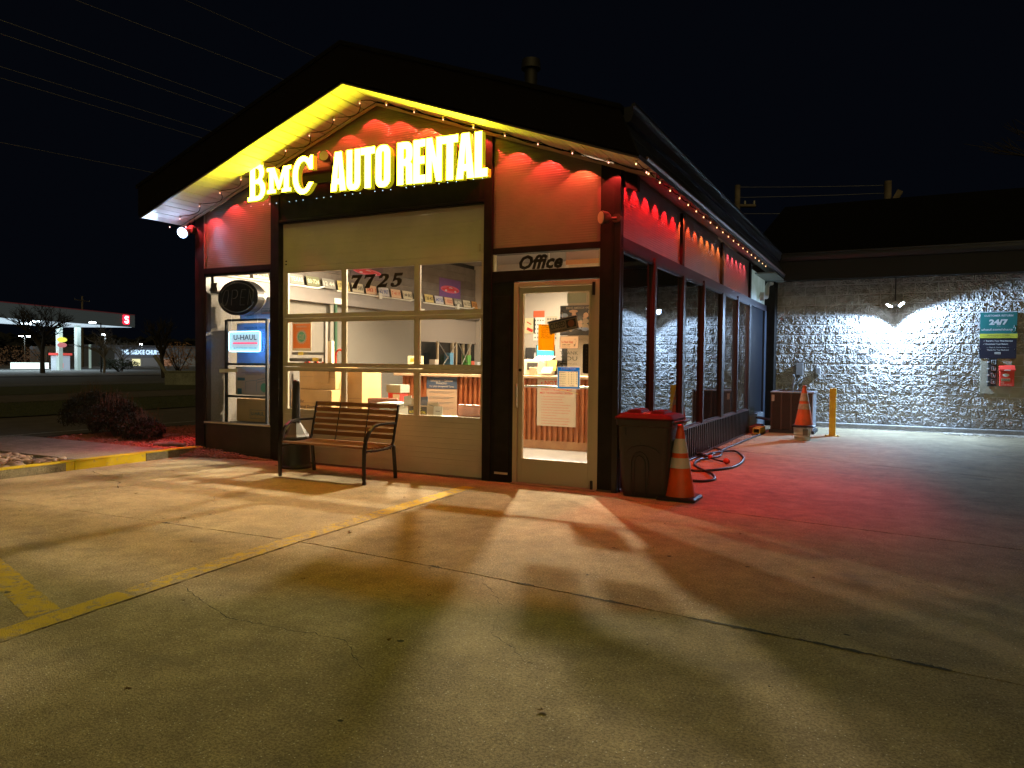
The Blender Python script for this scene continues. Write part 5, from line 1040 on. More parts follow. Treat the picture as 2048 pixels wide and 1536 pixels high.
part('wand_grip', MB().tube([(-.0,3.35,.03),(.10,3.25,.045),(.18,3.1,.045)], .024, 8), M_black_pl, HS); part('wand', MB().tube([(.18,3.1,.045),(.34,2.9,.035),(.50,2.75,.03)], .012, 8), M_black_pl, HS)
part('wand_head', MB().blob((.54,2.72,.045), (.045,.045,.04), 0, (12,8)), mat('red_plastic_knob', (.45,.05,.03), .35), HS)
part('trigger', MB().blob((.28,2.98,.05), (.035,.05,.03), .1, (8,6)), mat('red_plastic_knob'), HS)
# timbers in the corner
MT = mat('yellow_steel_channel', (.50,.33,.05), .5); t = thing('steel_tube', (.22,7.6,0), 'short yellow square steel tube lying by the condenser', 'tube')
b = MB()
for a,c,d,e in ((.14,.27,.02,.035),(.14,.27,.105,.12),(.14,.155,.035,.105),(.255,.27,.035,.105)): b.box(a,c,7.15,7.78,d,e)
part('tube', b, MT, t)
solo('timber_block', MB().box(.02,.16,7.5,8.3,0,.12), mat('rusty_timber', (.20,.07,.04), .7, c2=(.13,.05,.03), sc=8), (.1,7.9,0), 'rusty red timber block beside the yellow steel tube', 'timber', bevel=.01)
solo('black_cover', MB().rbox((.20,8.3,.22),(.34,.3,.03),ry=.15), M_black_pl, (.2,8.3,.2), 'curved black plastic cover lying over the timber', 'cover', bevel=.01)
# fallen leaves
M_leaf = mat('dry_leaf', (.22,.14,.05), .8, c2=(.10,.06,.025), sc=30); lv = []; rn = random.Random(21)
for k in range(4):
    P = [(0,0),(.018,.012),(.03,.034),(.012,.03),(.004,.052),(-.006,.03),(-.028,.036),(-.016,.012)]
    lv.append(MB().add([(x*rn.uniform(.7,1.2),y*rn.uniform(.7,1.1),.004+rn.uniform(0,.016)) for x, y in P], [(0,1,2,3),(0,3,4,5),(0,5,6,7)], smooth=False).data('fallen_leaf', M_leaf))
LEAVES = []
for (x, y) in [(-3.4,-.62),(-3.15,-.55),(-2.75,-.5),(-2.6,-.78),(-5.05,-1.75),(-4.85,-1.25),(-5.3,-.95),(-4.9,-.6),(-3.9,-2.4),(-.45,-2.75),(-1.15,-2.6),(.75,-2.1),(.95,-1.95),(-.6,-3.7),(-.9,-4.3),(.4,-4.2),(-1.9,-3.4),(-3.3,-1.9),(-2.6,-2.9),(-.2,-5.1),(1.3,-4.5),(2.0,-2.2),(.2,-3.6),(-1.6,-1.3),(-4.2,-.35),(1.4,-1.2)]:
    o_ = bpy.data.objects.new('fallen_leaf', rn.choice(lv)); COL.objects.link(o_); o_.location = (x,y,.002); o_.rotation_euler = (rn.uniform(-.3,.3),0,rn.uniform(0,6.3)); k = rn.uniform(.4,.8); o_.scale = (k,k,k)
    LEAVES.append((x, y, o_))

LM = {'park bench': (-3,-.65), 'trash can': (.3,0), 'office door': (-.7,-.1), 'yellow painted kerb': (-5.85,-1.3), 'corner where the yellow lines meet': (-1.4,-4.7), 'crossing of the slab joint and yellow line': (-1.3,-3.05), 'chipped part of the long slab joint': (1.3,-3.2), 'ash receptacle': (-3.9,-.4)}
NB = {}
for x, y, o_ in LEAVES:
    k = min(LM, key=lambda q: hypot(x-LM[q][0], y-LM[q][1])); NB.setdefault(k, []).append((hypot(x-LM[k][0], y-LM[k][1]), o_))
for k, L_ in NB.items():
    for i, (d, o_) in enumerate(sorted(L_, key=lambda q: q[0])):
        tag(o_, 'dry brown leaf, '+['','second ','third ','fourth ','fifth ','sixth ','seventh ','eighth '][i]+'nearest to the '+k, 'leaf', 'dry leaves scattered on the concrete')
# ================================================================ block wall building
BW = thing('block_building', (2.6,9.9,0), 'rock faced concrete block building with black fascia behind the yard', 'building')
M_blk = mat('split_face_block', (.40,.38,.35), 1.0, c2=(.27,.25,.22), sc=7, rnd=.12, obj=True, bump=.5, bs=75, bd=.010, sp=.08)
M_blks = mat('smooth_block', (.36,.33,.24), .85, c2=(.30,.27,.19), sc=5, bump=.25, bs=60)
M_mor = mat('pale_mortar', (.46,.44,.41), .9, bump=.3, bs=60)
Y0 = 9.85; part('mortar', MB().box(.12,9.5,Y0-.0065,Y0+.25,.0,3.16), M_mor, BW)
def split_block(seed):
    b = MB(); NX, NZ = 40, 20; W_, H_ = .397, .194; vs = []
    for j in range(NZ+1):
        for i in range(NX+1):
            u, v = i/NX, j/NZ; e = min(1, min(u,1-u)*W_/.013, min(v,1-v)*H_/.012)
            p = Vector((u*W_*11+seed*7.3, v*H_*13, seed*3.1)); q_ = Vector((u*W_*38+seed, v*H_*44, seed*1.7))
            n1 = noise.noise(p); n2 = noise.noise(q_); n3 = noise.noise(q_*2.2)
            d = .013+.018*n1+.019*n2+.009*n3
            vs.append((u*W_, -max(.0,d)*e-.0005, v*H_))
    fs = [(j*(NX+1)+i, j*(NX+1)+i+1, (j+1)*(NX+1)+i+1, (j+1)*(NX+1)+i) for j in range(NZ) for i in range(NX)]
    b.add(vs, fs, smooth=False); b.box(0,W_,0,.02,0,H_); return b.data('block', M_blk)
bv = [split_block(s_) for s_ in range(10)]; half = {}
flat = MB().box(0,.397,-.004,.02,0,.194).data('block', M_blks); rn = random.Random(17)
for c_ in range(15):
    z = .105+c_*.2035; x = .12-(.2035 if c_ % 2 else 0)
    while x < 5.2:
        sm_ = 4.02 < x+.2 < 4.7 and 3 <= c_ <= 6
        me = flat if sm_ else rn.choice(bv); sx = 1
        xx = x
        if x < .12: xx, sx = .12, .485
        o_ = inst('block', me, (xx, Y0-.0045, z), BW, sc=(sx,1,1)); x += .407
part('ledge', MB().box(.12,9.5,9.64,9.852,-.04,.10), concrete('ledge_concrete', (.42,.41,.39), (.33,.32,.30)), BW, bevel=.012)
part('fascia', MB().box(.12,9.5,9.28,9.31,3.03,3.50), mat('blue_black_fascia', (.010,.010,.012), .6, sp=.3), BW); part('soffit', MB().box(.12,9.5,9.3,9.86,3.06,3.08), M_black, BW)
part('gutter', MB().slat([(.30,9.31-(a-.225),z) for a, z in gut(.225)], (9.2,0,0)), M_gut, BW)
part('roof_slope', MB().slat([(-.5,9.25,3.50),(-.5,16,5.9),(-.5,16,5.86),(-.5,9.25,3.46)], (10,0,0)), M_roof, BW)
part('rear_mass', MB().box(.2,9.5,10.1,16,0,3.2), M_black, BW)
part('dark_door_edge', MB().box(4.66,4.78,9.74,9.85,.10,2.15), M_black, BW)
# wall lamp
WL = thing('wall_floodlight', (2.42,9.8,2.52), 'lit twin head floodlight on the block wall', 'floodlight'); M_wh = mat('white_fixture', (.6,.6,.6), .4)
part('conduit', MB().cyl((2.42,9.80,2.60),(2.42,9.80,3.06),.010,n=8), M_trim, WL); part('junction_box', MB().cyl((2.42,9.83,2.53),(2.42,9.74,2.53),.055,n=16), M_wh, WL)
E_w = mat('lit_white_lens', (1,1,1), .5, em=(.72,.86,1), es=70)
for s_, dz in ((-1,.0),(1,.02)):
    c_ = Vector((2.42+s_*.10,9.50,2.49+dz)); d = Vector((s_*.45,-.22,-.85 if s_ < 0 else -.62)).normalized()
    part('arm', MB().tube([(2.42,9.74,2.53),(2.42+s_*.05,9.70,2.54),tuple(c_-d*.03)], .012, 8), M_wh, WL)
    part('head', MB().tube([c_-d*.035,c_-d*.02,c_,c_+d*.01],[.03,.062,.068,.068],20), M_wh, WL); part('lens', MB().cyl(c_+d*.0105, c_+d*.013, .060, n=20), E_w, WL)
    lamp('lamp_light', 'SPOT', c_+d*.05, (.42,.64,1), WALL*.5, WL, d.to_track_quat('-Z','Y').to_euler(), .05, spot=RD(134 if s_ < 0 else 150), blend=.3)
# electrical boxes
eb = thing('electrical_box', (.65,9.8,1.08), 'grey electrical disconnect box on the block wall above the condenser', 'electrical box'); part('box', MB().box(.58,.72,9.74,9.82,1.08,1.33), mat('grey_enamel', (.22,.22,.22), .5), eb, bevel=.004)
part('conduit', MB().tube([(.62,9.80,1.08),(.62,9.80,.80),(.62,9.6,.76)], .012, 6).tube([(.68,9.80,1.08),(.72,9.78,.98),(.66,9.76,.90)], .010, 6), mat('grey_enamel'), eb)
eb = thing('outlet_box', (1.02,9.8,1.11), 'small square outlet box on the block wall right of the grey box', 'electrical box'); part('box', MB().box(.965,1.065,9.74,9.82,1.11,1.24), mat('light_grey_enamel', (.4,.4,.4), .5), eb, bevel=.006); part('cover', MB().box(.985,1.045,9.73,9.74,1.13,1.22), mat('grey_enamel'), eb)
# return sign
M_teal = mat('teal_sign_print', (.008,.11,.10), .5); M_nv = mat('black_navy_sign_print', (.008,.009,.02), .5); M_lime = mat('lime_sign_print', (.42,.42,.04), .5); M_sg = mat('grey_sign_lettering', (.42,.44,.42), .5)
RS = thing('return_sign', (4.16,9.78,1.45), 'teal and black CUSTOMER RETURN 24/7 sign on the block wall', 'sign'); x0, x1, y = 3.875, 4.465, 9.785; xc = (x0+x1)/2
part('board', MB().box(x0,x1,y,y+.012,1.455,2.33), M_nv, RS); part('teal_field', MB().box(x0,x1,y-.003,y,1.925,2.33), M_teal, RS); part('lime_band', MB().box(x0-.005,x1+.012,y-.006,y-.001,1.84,1.925), M_lime, RS)
part('lettering', MB().text('CUSTOMER RETURN',(xc,y-.005,2.25),.036,w=.46,align='C',bold=.03).text('24/7',(xc,y-.005,2.10),.095,w=.30,align='C',bold=.05).text('On The',(xc,y-.005,2.062),.016,w=.06,align='C').text('uhaul.com/share',(xc-.02,y-.005,1.985),.042,w=.50,align='C',bold=.02).text('✓ Receive Your Final Receipt',(xc,y-.002,1.775),.028,w=.47,align='C',bold=.03).text('✓ Document Your Return',(xc-.04,y-.002,1.715),.028,w=.40,align='C',bold=.03).text("— That's It. You're Done. —",(xc,y-.002,1.655),.020,w=.36,align='C',bold=.02).text('Thanks For Your Business!',(xc,y-.002,1.605),.024,w=.35,align='C',bold=.02).box(xc-.05,xc+.05,y-.002,y,1.535,1.575), M_sg, RS)
part('lettering', MB().text('UNLOAD EQUIPMENT AT NO CHARGE',(xc,y-.0075,1.89),.014,w=.36,align='C',bold=.02).text('If you are not unloading your truck proceed as below',(xc,y-.0075,1.868),.011,w=.50,align='C').text('Place your keys in the drop box when you are done',(xc,y-.0075,1.85),.009,w=.42,align='C').text('U-HAUL',(xc,y-.0035,1.544),.022,w=.085,align='C'), M_ink, RS)
part('hand_outline', MB().tube([(xc+.19,y-.006,1.99),(xc+.22,y-.006,1.95),(xc+.27,y-.006,1.97),(xc+.275,y-.006,2.04),(xc+.25,y-.006,2.08),(xc+.235,y-.006,2.03)], .003, 5), M_sg, RS); part('screw', MB().cyl((x0+.02,y-.004,1.63),(x0+.02,y,1.63),.006,n=6).cyl((x1-.03,y-.004,1.63),(x1-.03,y,1.63),.006,n=6), M_chr, RS)
part('mounting_board', MB().box(3.90,4.40,9.80,9.84,.78,1.45), M_blks, RS)
KL = thing('numbered_lock_panel', (4.09,9.76,.93), 'black panel with key locks numbered 1 to 4 under the return sign', 'lock panel'); part('panel', MB().box(4.02,4.165,9.77,9.80,.925,1.445), M_ink, KL)
for i in range(4):
    z = 1.385-i*.125
    b = MB()
    for a,c,d,e in ((4.075,4.145,z-.04,z-.032),(4.075,4.145,z+.032,z+.04),(4.075,4.083,z-.032,z+.032),(4.137,4.145,z-.032,z+.032)): b.box(a,c,9.765,9.77,d,e)
    part('number_frame', b, M_sg if i in (0,) else mat('rose_print', (.4,.22,.2), .6), KL); part('numeral', MB().text(str(i+1),(4.11,9.766,z-.02),.038,align='C',bold=.03), M_sg, KL); part('lock_knob', MB().cyl((4.03,9.77,z),(4.03,9.72,z),.014,n=10).box(4.0,4.03,9.715,9.73,z-.012,z+.012), M_wh, KL)
DB = thing('key_drop_box', (4.32,9.7,.93), 'bright red key drop box with sloped lid under the return sign', 'drop box'); MR_ = mat('bright_red_box', (.70,.055,.035), .4)
part('body', MB().box(4.205,4.435,9.68,9.80,.93,1.245), MR_, DB, bevel=.006); part('lid', MB().slat([(4.19,9.66,1.245),(4.19,9.80,1.33),(4.19,9.80,1.245)], (.26,0,0)).box(4.19,4.45,9.655,9.68,1.215,1.25), MR_, DB, bevel=.004)
part('label_plate', MB().box(4.23,4.37,9.676,9.68,1.025,1.075), mat('brass_label', (.40,.30,.16), .5), DB); part('lettering', MB().text('U-HAUL',(4.30,9.674,1.037),.026,w=.12,align='C',bold=.03), M_ink, DB)
part('lettering', MB().text('Key',(4.225,9.678,.985),.026,bold=.01).text('Drop-Box',(4.225,9.678,.945),.026,w=.17,bold=.01), mat('pale_red_lettering', (.7,.45,.35), .5), DB); part('picture', MB().add([(4.30+.055*cos(k*pi/8),9.678,1.14+.03*sin(k*pi/8)) for k in range(16)], [tuple(range(16))]), M_white, DB); part('label_strip', MB().box(4.27,4.37,9.651,9.655,1.225,1.242), M_white, DB)
# ================================================================ shrubs by the corner
def shrub(nm, c, r, n, mt, seed, lab, twig=0, tm=None, leaf=.018):
    rn = random.Random(seed); t = thing(nm, (c[0],c[1],0), lab, 'shrub'); b = MB()
    for i in range(n):
        th = rn.uniform(0,2*pi); ph = math.acos(rn.uniform(-.55,1)); k = rn.uniform(.55,1.0)**.5*(1+.16*noise.noise(Vector((th*1.5,ph*2,seed)))+.12*noise.noise(Vector((th*5,ph*5,seed))))
        p = Vector((c[0]+r[0]*k*sin(ph)*cos(th), c[1]+r[1]*k*sin(ph)*sin(th), c[2]+r[2]*k*cos(ph)))
        R = Matrix.Rotation(rn.uniform(0,6.3),3,'Z') @ Matrix.Rotation(rn.uniform(-1.3,1.3),3,'X'); s_ = leaf*rn.uniform(.6,1.4)
        b.add([p+R@Vector(q) for q in ((0,0,0),(s_*.45,s_*.8,0),(0,s_*2,0),(-s_*.45,s_*.8,0))], [(0,1,2,3)], smooth=False)
    part('foliage', b, mt, t)
    b = MB()
    for i in range(26):
        th = rn.uniform(0,6.3); b.tube([(c[0],c[1],.03),(c[0]+r[0]*.4*cos(th),c[1]+r[1]*.4*sin(th),c[2]),(c[0]+r[0]*.8*cos(th),c[1]+r[1]*.8*sin(th),c[2]+r[2]*.4)], [.012,.007,.003], 4, cap=False)
    part('stem', b, tm or mat('grey_twig', (.10,.07,.05), .8), t)
    if twig:
        b = MB()
        for i in range(twig):
            th = rn.uniform(0,6.3); k = rn.uniform(0,.85); x, y = c[0]+r[0]*k*cos(th), c[1]+r[1]*k*sin(th); z = c[2]+r[2]*sqrt(1-k*k)*.8; h = rn.uniform(.08,.24)
            q = Vector((x+rn.uniform(-.04,.04),y+rn.uniform(-.04,.04),z+h)); b.tube([(x,y,z),tuple(q)], [.0025,.0012], 3, cap=False)
            for j in range(4):
                p = Vector((x,y,z)).lerp(q, rn.uniform(.3,1)); s_ = .010; b.add([p,p+Vector((s_,rn.uniform(-s_,s_),s_)),p+Vector((rn.uniform(-s_,s_),s_,s_*1.6))], [(0,1,2)], smooth=False)
        part('dry_twigs', b, mat('dry_reddish_twig', (.20,.10,.055), .8), t, kind='stuff')
M_dkf = mat('dark_dormant_leaf', (.028,.024,.015), .85, c2=(.05,.038,.022), sc=12); M_gf = mat('green_boxwood_leaf', (.045,.085,.02), .7, c2=(.03,.06,.015), sc=12)
shrub('dormant_shrub', (-9.0,.55,.40), (.50,.50,.34), 9000, M_dkf, 1, 'largest dark shrub with dry reddish tips, left of the three by the corner', 90)
shrub('dormant_shrub', (-8.10,.30,.34), (.40,.40,.29), 7500, M_dkf, 2, 'middle dark shrub with dry tips in the lava rock bed', 70)
shrub('dormant_shrub', (-7.42,.25,.21), (.30,.30,.19), 4500, M_dkf, 3, 'smallest dark shrub, nearest the office corner', 45)
shrub('boxwood_shrub', (-8.52,-1.95,.38), (.52,.52,.42), 9000, M_gf, 4, 'green leafy shrub at the left edge beside the river stones', 0)
solo('driftwood_log', MB().tube([(-6.62,-.16,.09),(-6.4,-.08,.11),(-6.18,-.02,.10)], [.035,.042,.03], 8), mat('grey_driftwood', (.22,.17,.14), .8, c2=(.13,.10,.08), sc=10), (-6.4,-.05,.1), 'short grey log lying on the red rock near the kerb', 'log')
# ================================================================ far side of the road
def tree(nm, base, h, seed, mt, lab, spread=.9, lean=(0,0), depth=5, tr=.09, grp=None, cat='tree', first=.35):
    rn = random.Random(seed); t = thing(nm, base, lab, cat, grp); tb = MB(); cb = MB(); base = Vector(base)
    def grow(p, d, L, r, lv):
        q = p+d*L; m_ = p+d*L*.5+Vector((rn.uniform(-1,1),rn.uniform(-1,1),0))*L*.05; (tb if lv < 1 else cb).tube([p,m_,q], [r,r*.85,r*.68], 6 if lv < 2 else 3, cap=False)
        if lv >= depth: return
        for i in range(rn.choice([2,3,3]) if lv else 6):
            a = rn.uniform(0,2*pi); s_ = rn.uniform(.35,.75)*spread; nd = (d+Vector((cos(a)*s_,sin(a)*s_,rn.uniform(-.1,.25)))).normalized()
            grow(p+(q-p)*(rn.uniform(.55,1) if lv else rn.uniform(.7,1)), nd, L*rn.uniform(.62,.84)*(1 if lv else .9), r*.6, lv+1)
    grow(base, Vector((lean[0],lean[1],1)).normalized(), h*first, tr, 0)
    part('trunk', tb, mt, t); part('crown', cb, mt, t); return t
M_bark = mat('dark_bare_bark', (.035,.03,.028), .9); M_bark2 = mat('pale_bare_bark', (.20,.18,.16), .9)
tree('bare_tree', (-59,28.9,0), 7.0, 3, M_bark, 'wide bare dark tree in front of the petrol station canopy', 1.15, depth=6, tr=.22, first=.32)
tree('bare_tree', (-58,33.5,0), 5.2, 5, M_bark2, 'pale bare drooping tree lit by the station lamps, right of the canopy columns', 1.6, depth=6, tr=.12, first=.28)
tree('bare_tree', (-63.5,39.0,0), 4.2, 8, M_bark2, 'small pale bare tree behind the bent street lamp', 1.4, depth=6, tr=.10, first=.3)
tree('bare_tree', (-41.5,26.7,0), 3.4, 11, M_bark, 'leaning dark bare tree near the concrete planter', .9, (-.15,.0), depth=5, tr=.16, first=.5)
tree('bare_tree', (13.5,36,0), 17, 14, M_bark, 'large dark bare tree behind the block building on the right', .9, depth=6, tr=.35, first=.35)
def bush2(c, r, seed, mt, lab):
    rn = random.Random(seed); b = MB(); t = thing('winter_bush', (c[0],c[1],0), lab, 'bush')
    for i in range(900):
        th = rn.uniform(0,6.3); k = rn.uniform(0,1)**.5; x, y = c[0]+r[0]*k*cos(th), c[1]+r[0]*k*sin(th); z = c[2]+rn.uniform(-1,1)*r[1]*sqrt(max(0,1-k*k)); s_ = rn.uniform(.05,.16)
        b.add([(x,y,z),(x+s_,y+rn.uniform(-s_,s_),z+rn.uniform(-s_,s_)),(x+rn.uniform(-s_,s_),y,z+s_)], [(0,1,2)], smooth=False)
    part('foliage', b, mt, t); b = MB()
    for i in range(14):
        th = rn.uniform(0,6.3); b.tube([(c[0],c[1],0),(c[0]+r[0]*.7*cos(th),c[1]+r[0]*.7*sin(th),c[2]+r[1]*.6)], [.04,.015], 4, cap=False)
    part('stem', b, M_bark, t)
M_ob = mat('orange_brown_leaves', (.40,.24,.15), .8, c2=(.25,.14,.09), sc=3); M_dg = mat('dark_green_bush', (.03,.05,.03), .8)
bush2((-87.5,42.4,1.2), (2.6,1.5), 1, M_ob, 'orange brown bush left of the dark trunk at the petrol station')
bush2((-85,44.6,1.2), (2.5,1.6), 2, M_ob, 'orange brown bush just right of the dark trunk at the petrol station')
bush2((-50.0,34.6,1.5), (1.7,1.2), 3, M_ob, 'orange brown bush beside the leaning tree')
bush2((-47.6,36.5,1.1), (.7,.6), 4, M_ob, 'small orange brown bush at the office corner edge')
bush2((-62,37.6,.7), (1.7,.55), 5, M_dg, 'low dark green bush at the foot of the bent street lamp')
# petrol station
GS = thing('petrol_station_canopy', (-72,40,0), 'long petrol station canopy with white underside lights across the road', 'canopy')
A = Vector((-70.7,45.5,0)); B = Vector((-62.0,20.0,0)); dv = (B-A).normalized(); nv = Vector((-dv.y,dv.x,0)); nv = nv if nv.x < 0 else -nv
def P3(s_, w_, z): q = A+dv*s_+nv*w_; return (q.x,q.y,z)
def cbox(s0,s1,w0,w1,z0,z1):
    vs = [P3(s_,w_,z) for z in (z0,z1) for w_ in (w0,w1) for s_ in (s0,s1)]; return MB().add(vs, [(0,2,3,1),(4,5,7,6),(0,1,5,4),(2,6,7,3),(0,4,6,2),(1,3,7,5)])
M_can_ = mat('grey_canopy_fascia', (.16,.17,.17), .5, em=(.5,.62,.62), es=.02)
for i in range(7): part('fascia_board', cbox(0,34,-.03-.02*(i%2),.1,4.62+i*.185,4.795+i*.185), M_can_, GS)
part('roof_edge', cbox(0,34,-.06,.1,5.92,6.0), mat('dark_red_edge', (.18,.03,.03), .5, em=(.5,.1,.1), es=.04), GS); part('deck', cbox(0,34,.1,9,4.66,5.9), mat('canopy_deck', (.1,.1,.1), .8), GS)
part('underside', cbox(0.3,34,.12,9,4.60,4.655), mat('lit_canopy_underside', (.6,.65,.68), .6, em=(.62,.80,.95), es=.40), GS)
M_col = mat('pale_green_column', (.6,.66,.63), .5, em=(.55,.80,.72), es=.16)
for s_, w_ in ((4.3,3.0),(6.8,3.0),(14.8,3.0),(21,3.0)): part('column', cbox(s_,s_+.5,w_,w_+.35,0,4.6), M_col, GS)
E_g = mat('lit_station_lamp', (1,1,1), .5, em=(.75,.92,1), es=22)
for s_, w_ in ((12.6,.5),(20.5,2.5),(8.5,5)): part('downlight', cbox(s_,s_+.6,w_,w_+.6,4.5,4.6), E_g, GS)
lamp('station_light', 'AREA', P3(10,4,4.4), (.72,.90,1), 2200*GAS, GS, (0,0,atan2(dv.y,dv.x)), 18, 5)
t = thing('station_badge', P3(1.2,-.1,4.85), 'lit red square badge with a white S on the canopy end', 'sign')
bd_ = [P3(1.0+.95*(a),-.12,4.88+.98*c) for a, c in ((0,.12),(.03,.03),(.12,0),(.88,0),(.97,.03),(1,.12),(1,.88),(.97,.97),(.88,1),(.12,1),(.03,.97),(0,.88))]
part('panel', MB().slat(bd_, tuple(nv*.1)), mat('lit_red_panel', (.7,.02,.03), .5, em=(1,.02,.05), es=1.3), t)
SS = [(.85,.72),(.78,.86),(.6,.9),(.3,.88),(.17,.74),(.2,.58),(.4,.5),(.62,.44),(.68,.36),(.6,.28),(.42,.27),(.28,.36),(.14,.32),(.2,.16),(.4,.1),(.65,.1),(.84,.22),(.87,.4),(.76,.53),(.5,.6),(.36,.66),(.42,.73),(.58,.73),(.7,.66)]
vs, fs = poly_mesh([SS], 0); part('letter', MB().add([P3(1.0+.95*(1-v[0]),-.14,4.88+.98*v[1]) for v in vs], [tuple(reversed(f)) for f in fs]), mat('lit_white_print', (.9,.9,.9), .5, em=(1,.95,.95), es=1.6), t)
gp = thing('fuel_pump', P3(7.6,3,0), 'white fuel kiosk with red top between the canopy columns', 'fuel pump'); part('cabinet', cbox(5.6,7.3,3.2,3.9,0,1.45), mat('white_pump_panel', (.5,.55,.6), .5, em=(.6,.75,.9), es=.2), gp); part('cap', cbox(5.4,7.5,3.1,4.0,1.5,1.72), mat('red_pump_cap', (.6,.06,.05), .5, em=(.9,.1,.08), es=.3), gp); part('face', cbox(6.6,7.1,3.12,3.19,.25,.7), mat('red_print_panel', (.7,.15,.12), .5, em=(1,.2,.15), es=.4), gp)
t = thing('oval_pump_sign', P3(5.0,2,3), 'yellow and red oval signs on the second canopy column', 'sign'); q = Vector(P3(7.1,2.8,2.9)); ov = lambda z, rx: [tuple(q+dv*rx*cos(k*pi/10)+Vector((0,0,z+.24*sin(k*pi/10)))) for k in range(20)]
part('yellow_oval', MB().slat(ov(.15,.65), tuple(nv*.05)), mat('lit_yellow_oval', (.7,.65,.05), .5, em=(.8,.8,.1), es=.5), t); part('red_oval', MB().slat(ov(-.38,.62), tuple(nv*.05)), mat('lit_rose_oval', (.6,.2,.2), .5, em=(.7,.2,.2), es=.3), t)
solo('lit_sill_sign', MB().box(-71.8,-71.5,33.4,36.8,.15,.75), mat('lit_white_strip', (.9,.95,.9), .5, em=(.8,1,.92), es=.7), (-71.6,35,.15), 'long low lit white box on the ground at the petrol station', 'sign')
# street lamps
def street_lamp(loc, h, lab, arm=1.0, em=22, two=False, dark=False, bend=False):
    t = thing('street_lamp', loc, lab, 'street lamp', 'street lamps beyond the road'); x, y, z = loc; sc = h/6
    part('pole', MB().tube([(x,y,z),(x,y,h)], [.10*sc,.07*sc], 8), M_ink if dark else mat('lamp_pole', (.35,.36,.36), .5), t)
    m_ = mat('lit_street_lamp_%d' % em, (1,1,1), .5, em=(.80,.93,1), es=em)
    for s_ in ((-1,1) if two else (-1,)):
        part('arm', MB().tube([(x,y,h-.05),(x+s_*arm*dv.x*-.9,y+s_*arm*dv.y*-.9,h)], .04*sc, 6), M_ink, t); part('lamp_head', MB().rbox((x-s_*arm*dv.x,y-s_*arm*dv.y,h-.02),(.28*sc,.7*sc,.12*sc)), m_, t)
street_lamp((-60.6,34.95,0), 4.4, 'nearest street lamp with dark pole and bent arm at the right end of the canopy', 1.05, 10, dark=True)
street_lamp((-112.6,57.6,0), 4.4, 'twin head street lamp seen under the left part of the canopy', .7, 28, True)
street_lamp((-111.5,69.5,0), 5.1, 'bright street lamp just right of the canopy columns', .3, 40)
street_lamp((-106.2,72.25,0), 3.6, 'street lamp right of the church lettering', .2, 34)
street_lamp((-94.8,66.9,0), 3.95, 'rightmost street lamp above the leaning tree', .2, 40)
solo('white_marker_post', MB().cyl((-84.6,49.5,0),(-84.6,49.5,2.9),.14,n=8), mat('pale_green_column'), (-84.6,49.5,0), 'pale slim post between the last column and the bent street lamp', 'post')
lamp('far_lot_light', 'POINT', (-108,68,6), (.8,.9,1), 2500*GAS, size=.4)
# church and neighbours
CH = thing('church_building', (-120,78,0), 'low blue grey church hall with lit name across the road', 'building')
M_cw = mat('blue_grey_siding', (.20,.23,.30), .8); e1, e2 = Vector((-122,70.5,0)), Vector((-103,90,0)); ed = (e2-e1).normalized(); en = Vector((-ed.y,ed.x,0)); en = en if en.x < 0 else -en
def C3(s_, w_, z): q = e1+ed*s_+en*w_; return (q.x,q.y,z)
def chbox(s0,s1,w0,w1,z0,z1): return MB().add([C3(s_,w_,z) for z in (z0,z1) for w_ in (w0,w1) for s_ in (s0,s1)], [(0,2,3,1),(4,5,7,6),(0,1,5,4),(2,6,7,3),(0,4,6,2),(1,3,7,5)])
part('wall', chbox(0,27,0,10,0,3.3), M_cw, CH); part('roof', chbox(-.4,27.4,-.3,10,3.3,3.55), mat('slate_roof', (.10,.11,.14), .8), CH); part('lower_wall', chbox(2,24,-2.2,-.05,0,1.35), mat('pale_siding', (.35,.38,.45), .8), CH)
for i, (s_, c) in enumerate([(3.4,'lit_window_yellow'),(9.6,'lit_window_yellow'),(14.5,'tan_door'),(22,'lit_window_white')]):
    cc = {'lit_window_yellow':((.8,.8,.5),(.9,.85,.45),.5),'tan_door':((.4,.2,.12),(.5,.25,.15),.15),'lit_window_white':((.8,.9,1),(.7,.9,1),1.1)}[c]
    w_ = part('window', chbox(s_,s_+1.3,-2.26,-2.21,.0,1.15), mat(c, cc[0], .5, em=cc[1], es=cc[2]), CH)
q = Vector(C3(7.6,-.12,0)); b = MB().text('THE BRIDGE CHURCH', (0,0,0), 1, bold=.05); mxx = max(v[0] for v in b.v); mnx = min(v[0] for v in b.v)
t = thing('church_lettering', (q.x,q.y,2.3), 'lit pale blue lettering THE BRIDGE CHURCH on the far hall', 'lettering')
b.v = [tuple(q+ed*(6.6*(v[0]-mnx)/(mxx-mnx))+Vector((0,0,2.0+v[2]*.75))) for v in b.v]; part('lettering', b, mat('lit_blue_lettering', (.7,.85,1), .5, em=(.5,.75,1), es=.7), t)
solo('far_shed', MB().box(-112,-104,58,66,0,2.9), M_cw, (-108,62,0), 'low dark blue shed behind the left street lamp', 'shed')
solo('distant_tree_line', gravel('g', 2600, lambda r: (r.uniform(-160,-135), r.uniform(20,150)), lambda x, y: random.uniform(.2,5.5), 1.3, None, 31), mat('distant_foliage', (.012,.014,.014), .9), (-148,80,0), kind='stuff')
pl = thing('concrete_planter', (-28.3,17.9,0), 'pale concrete block bench beside the leaning post across the lane', 'planter'); part('slab', MB().rbox((-28.0,18.2,.32),(2.6,1.1,.66),rz=.55), concrete('planter_concrete', (.30,.33,.31), (.24,.26,.25)), pl); part('top', MB().rbox((-28.0,18.2,.67),(2.7,1.2,.05),rz=.55), concrete('planter_concrete'), pl)
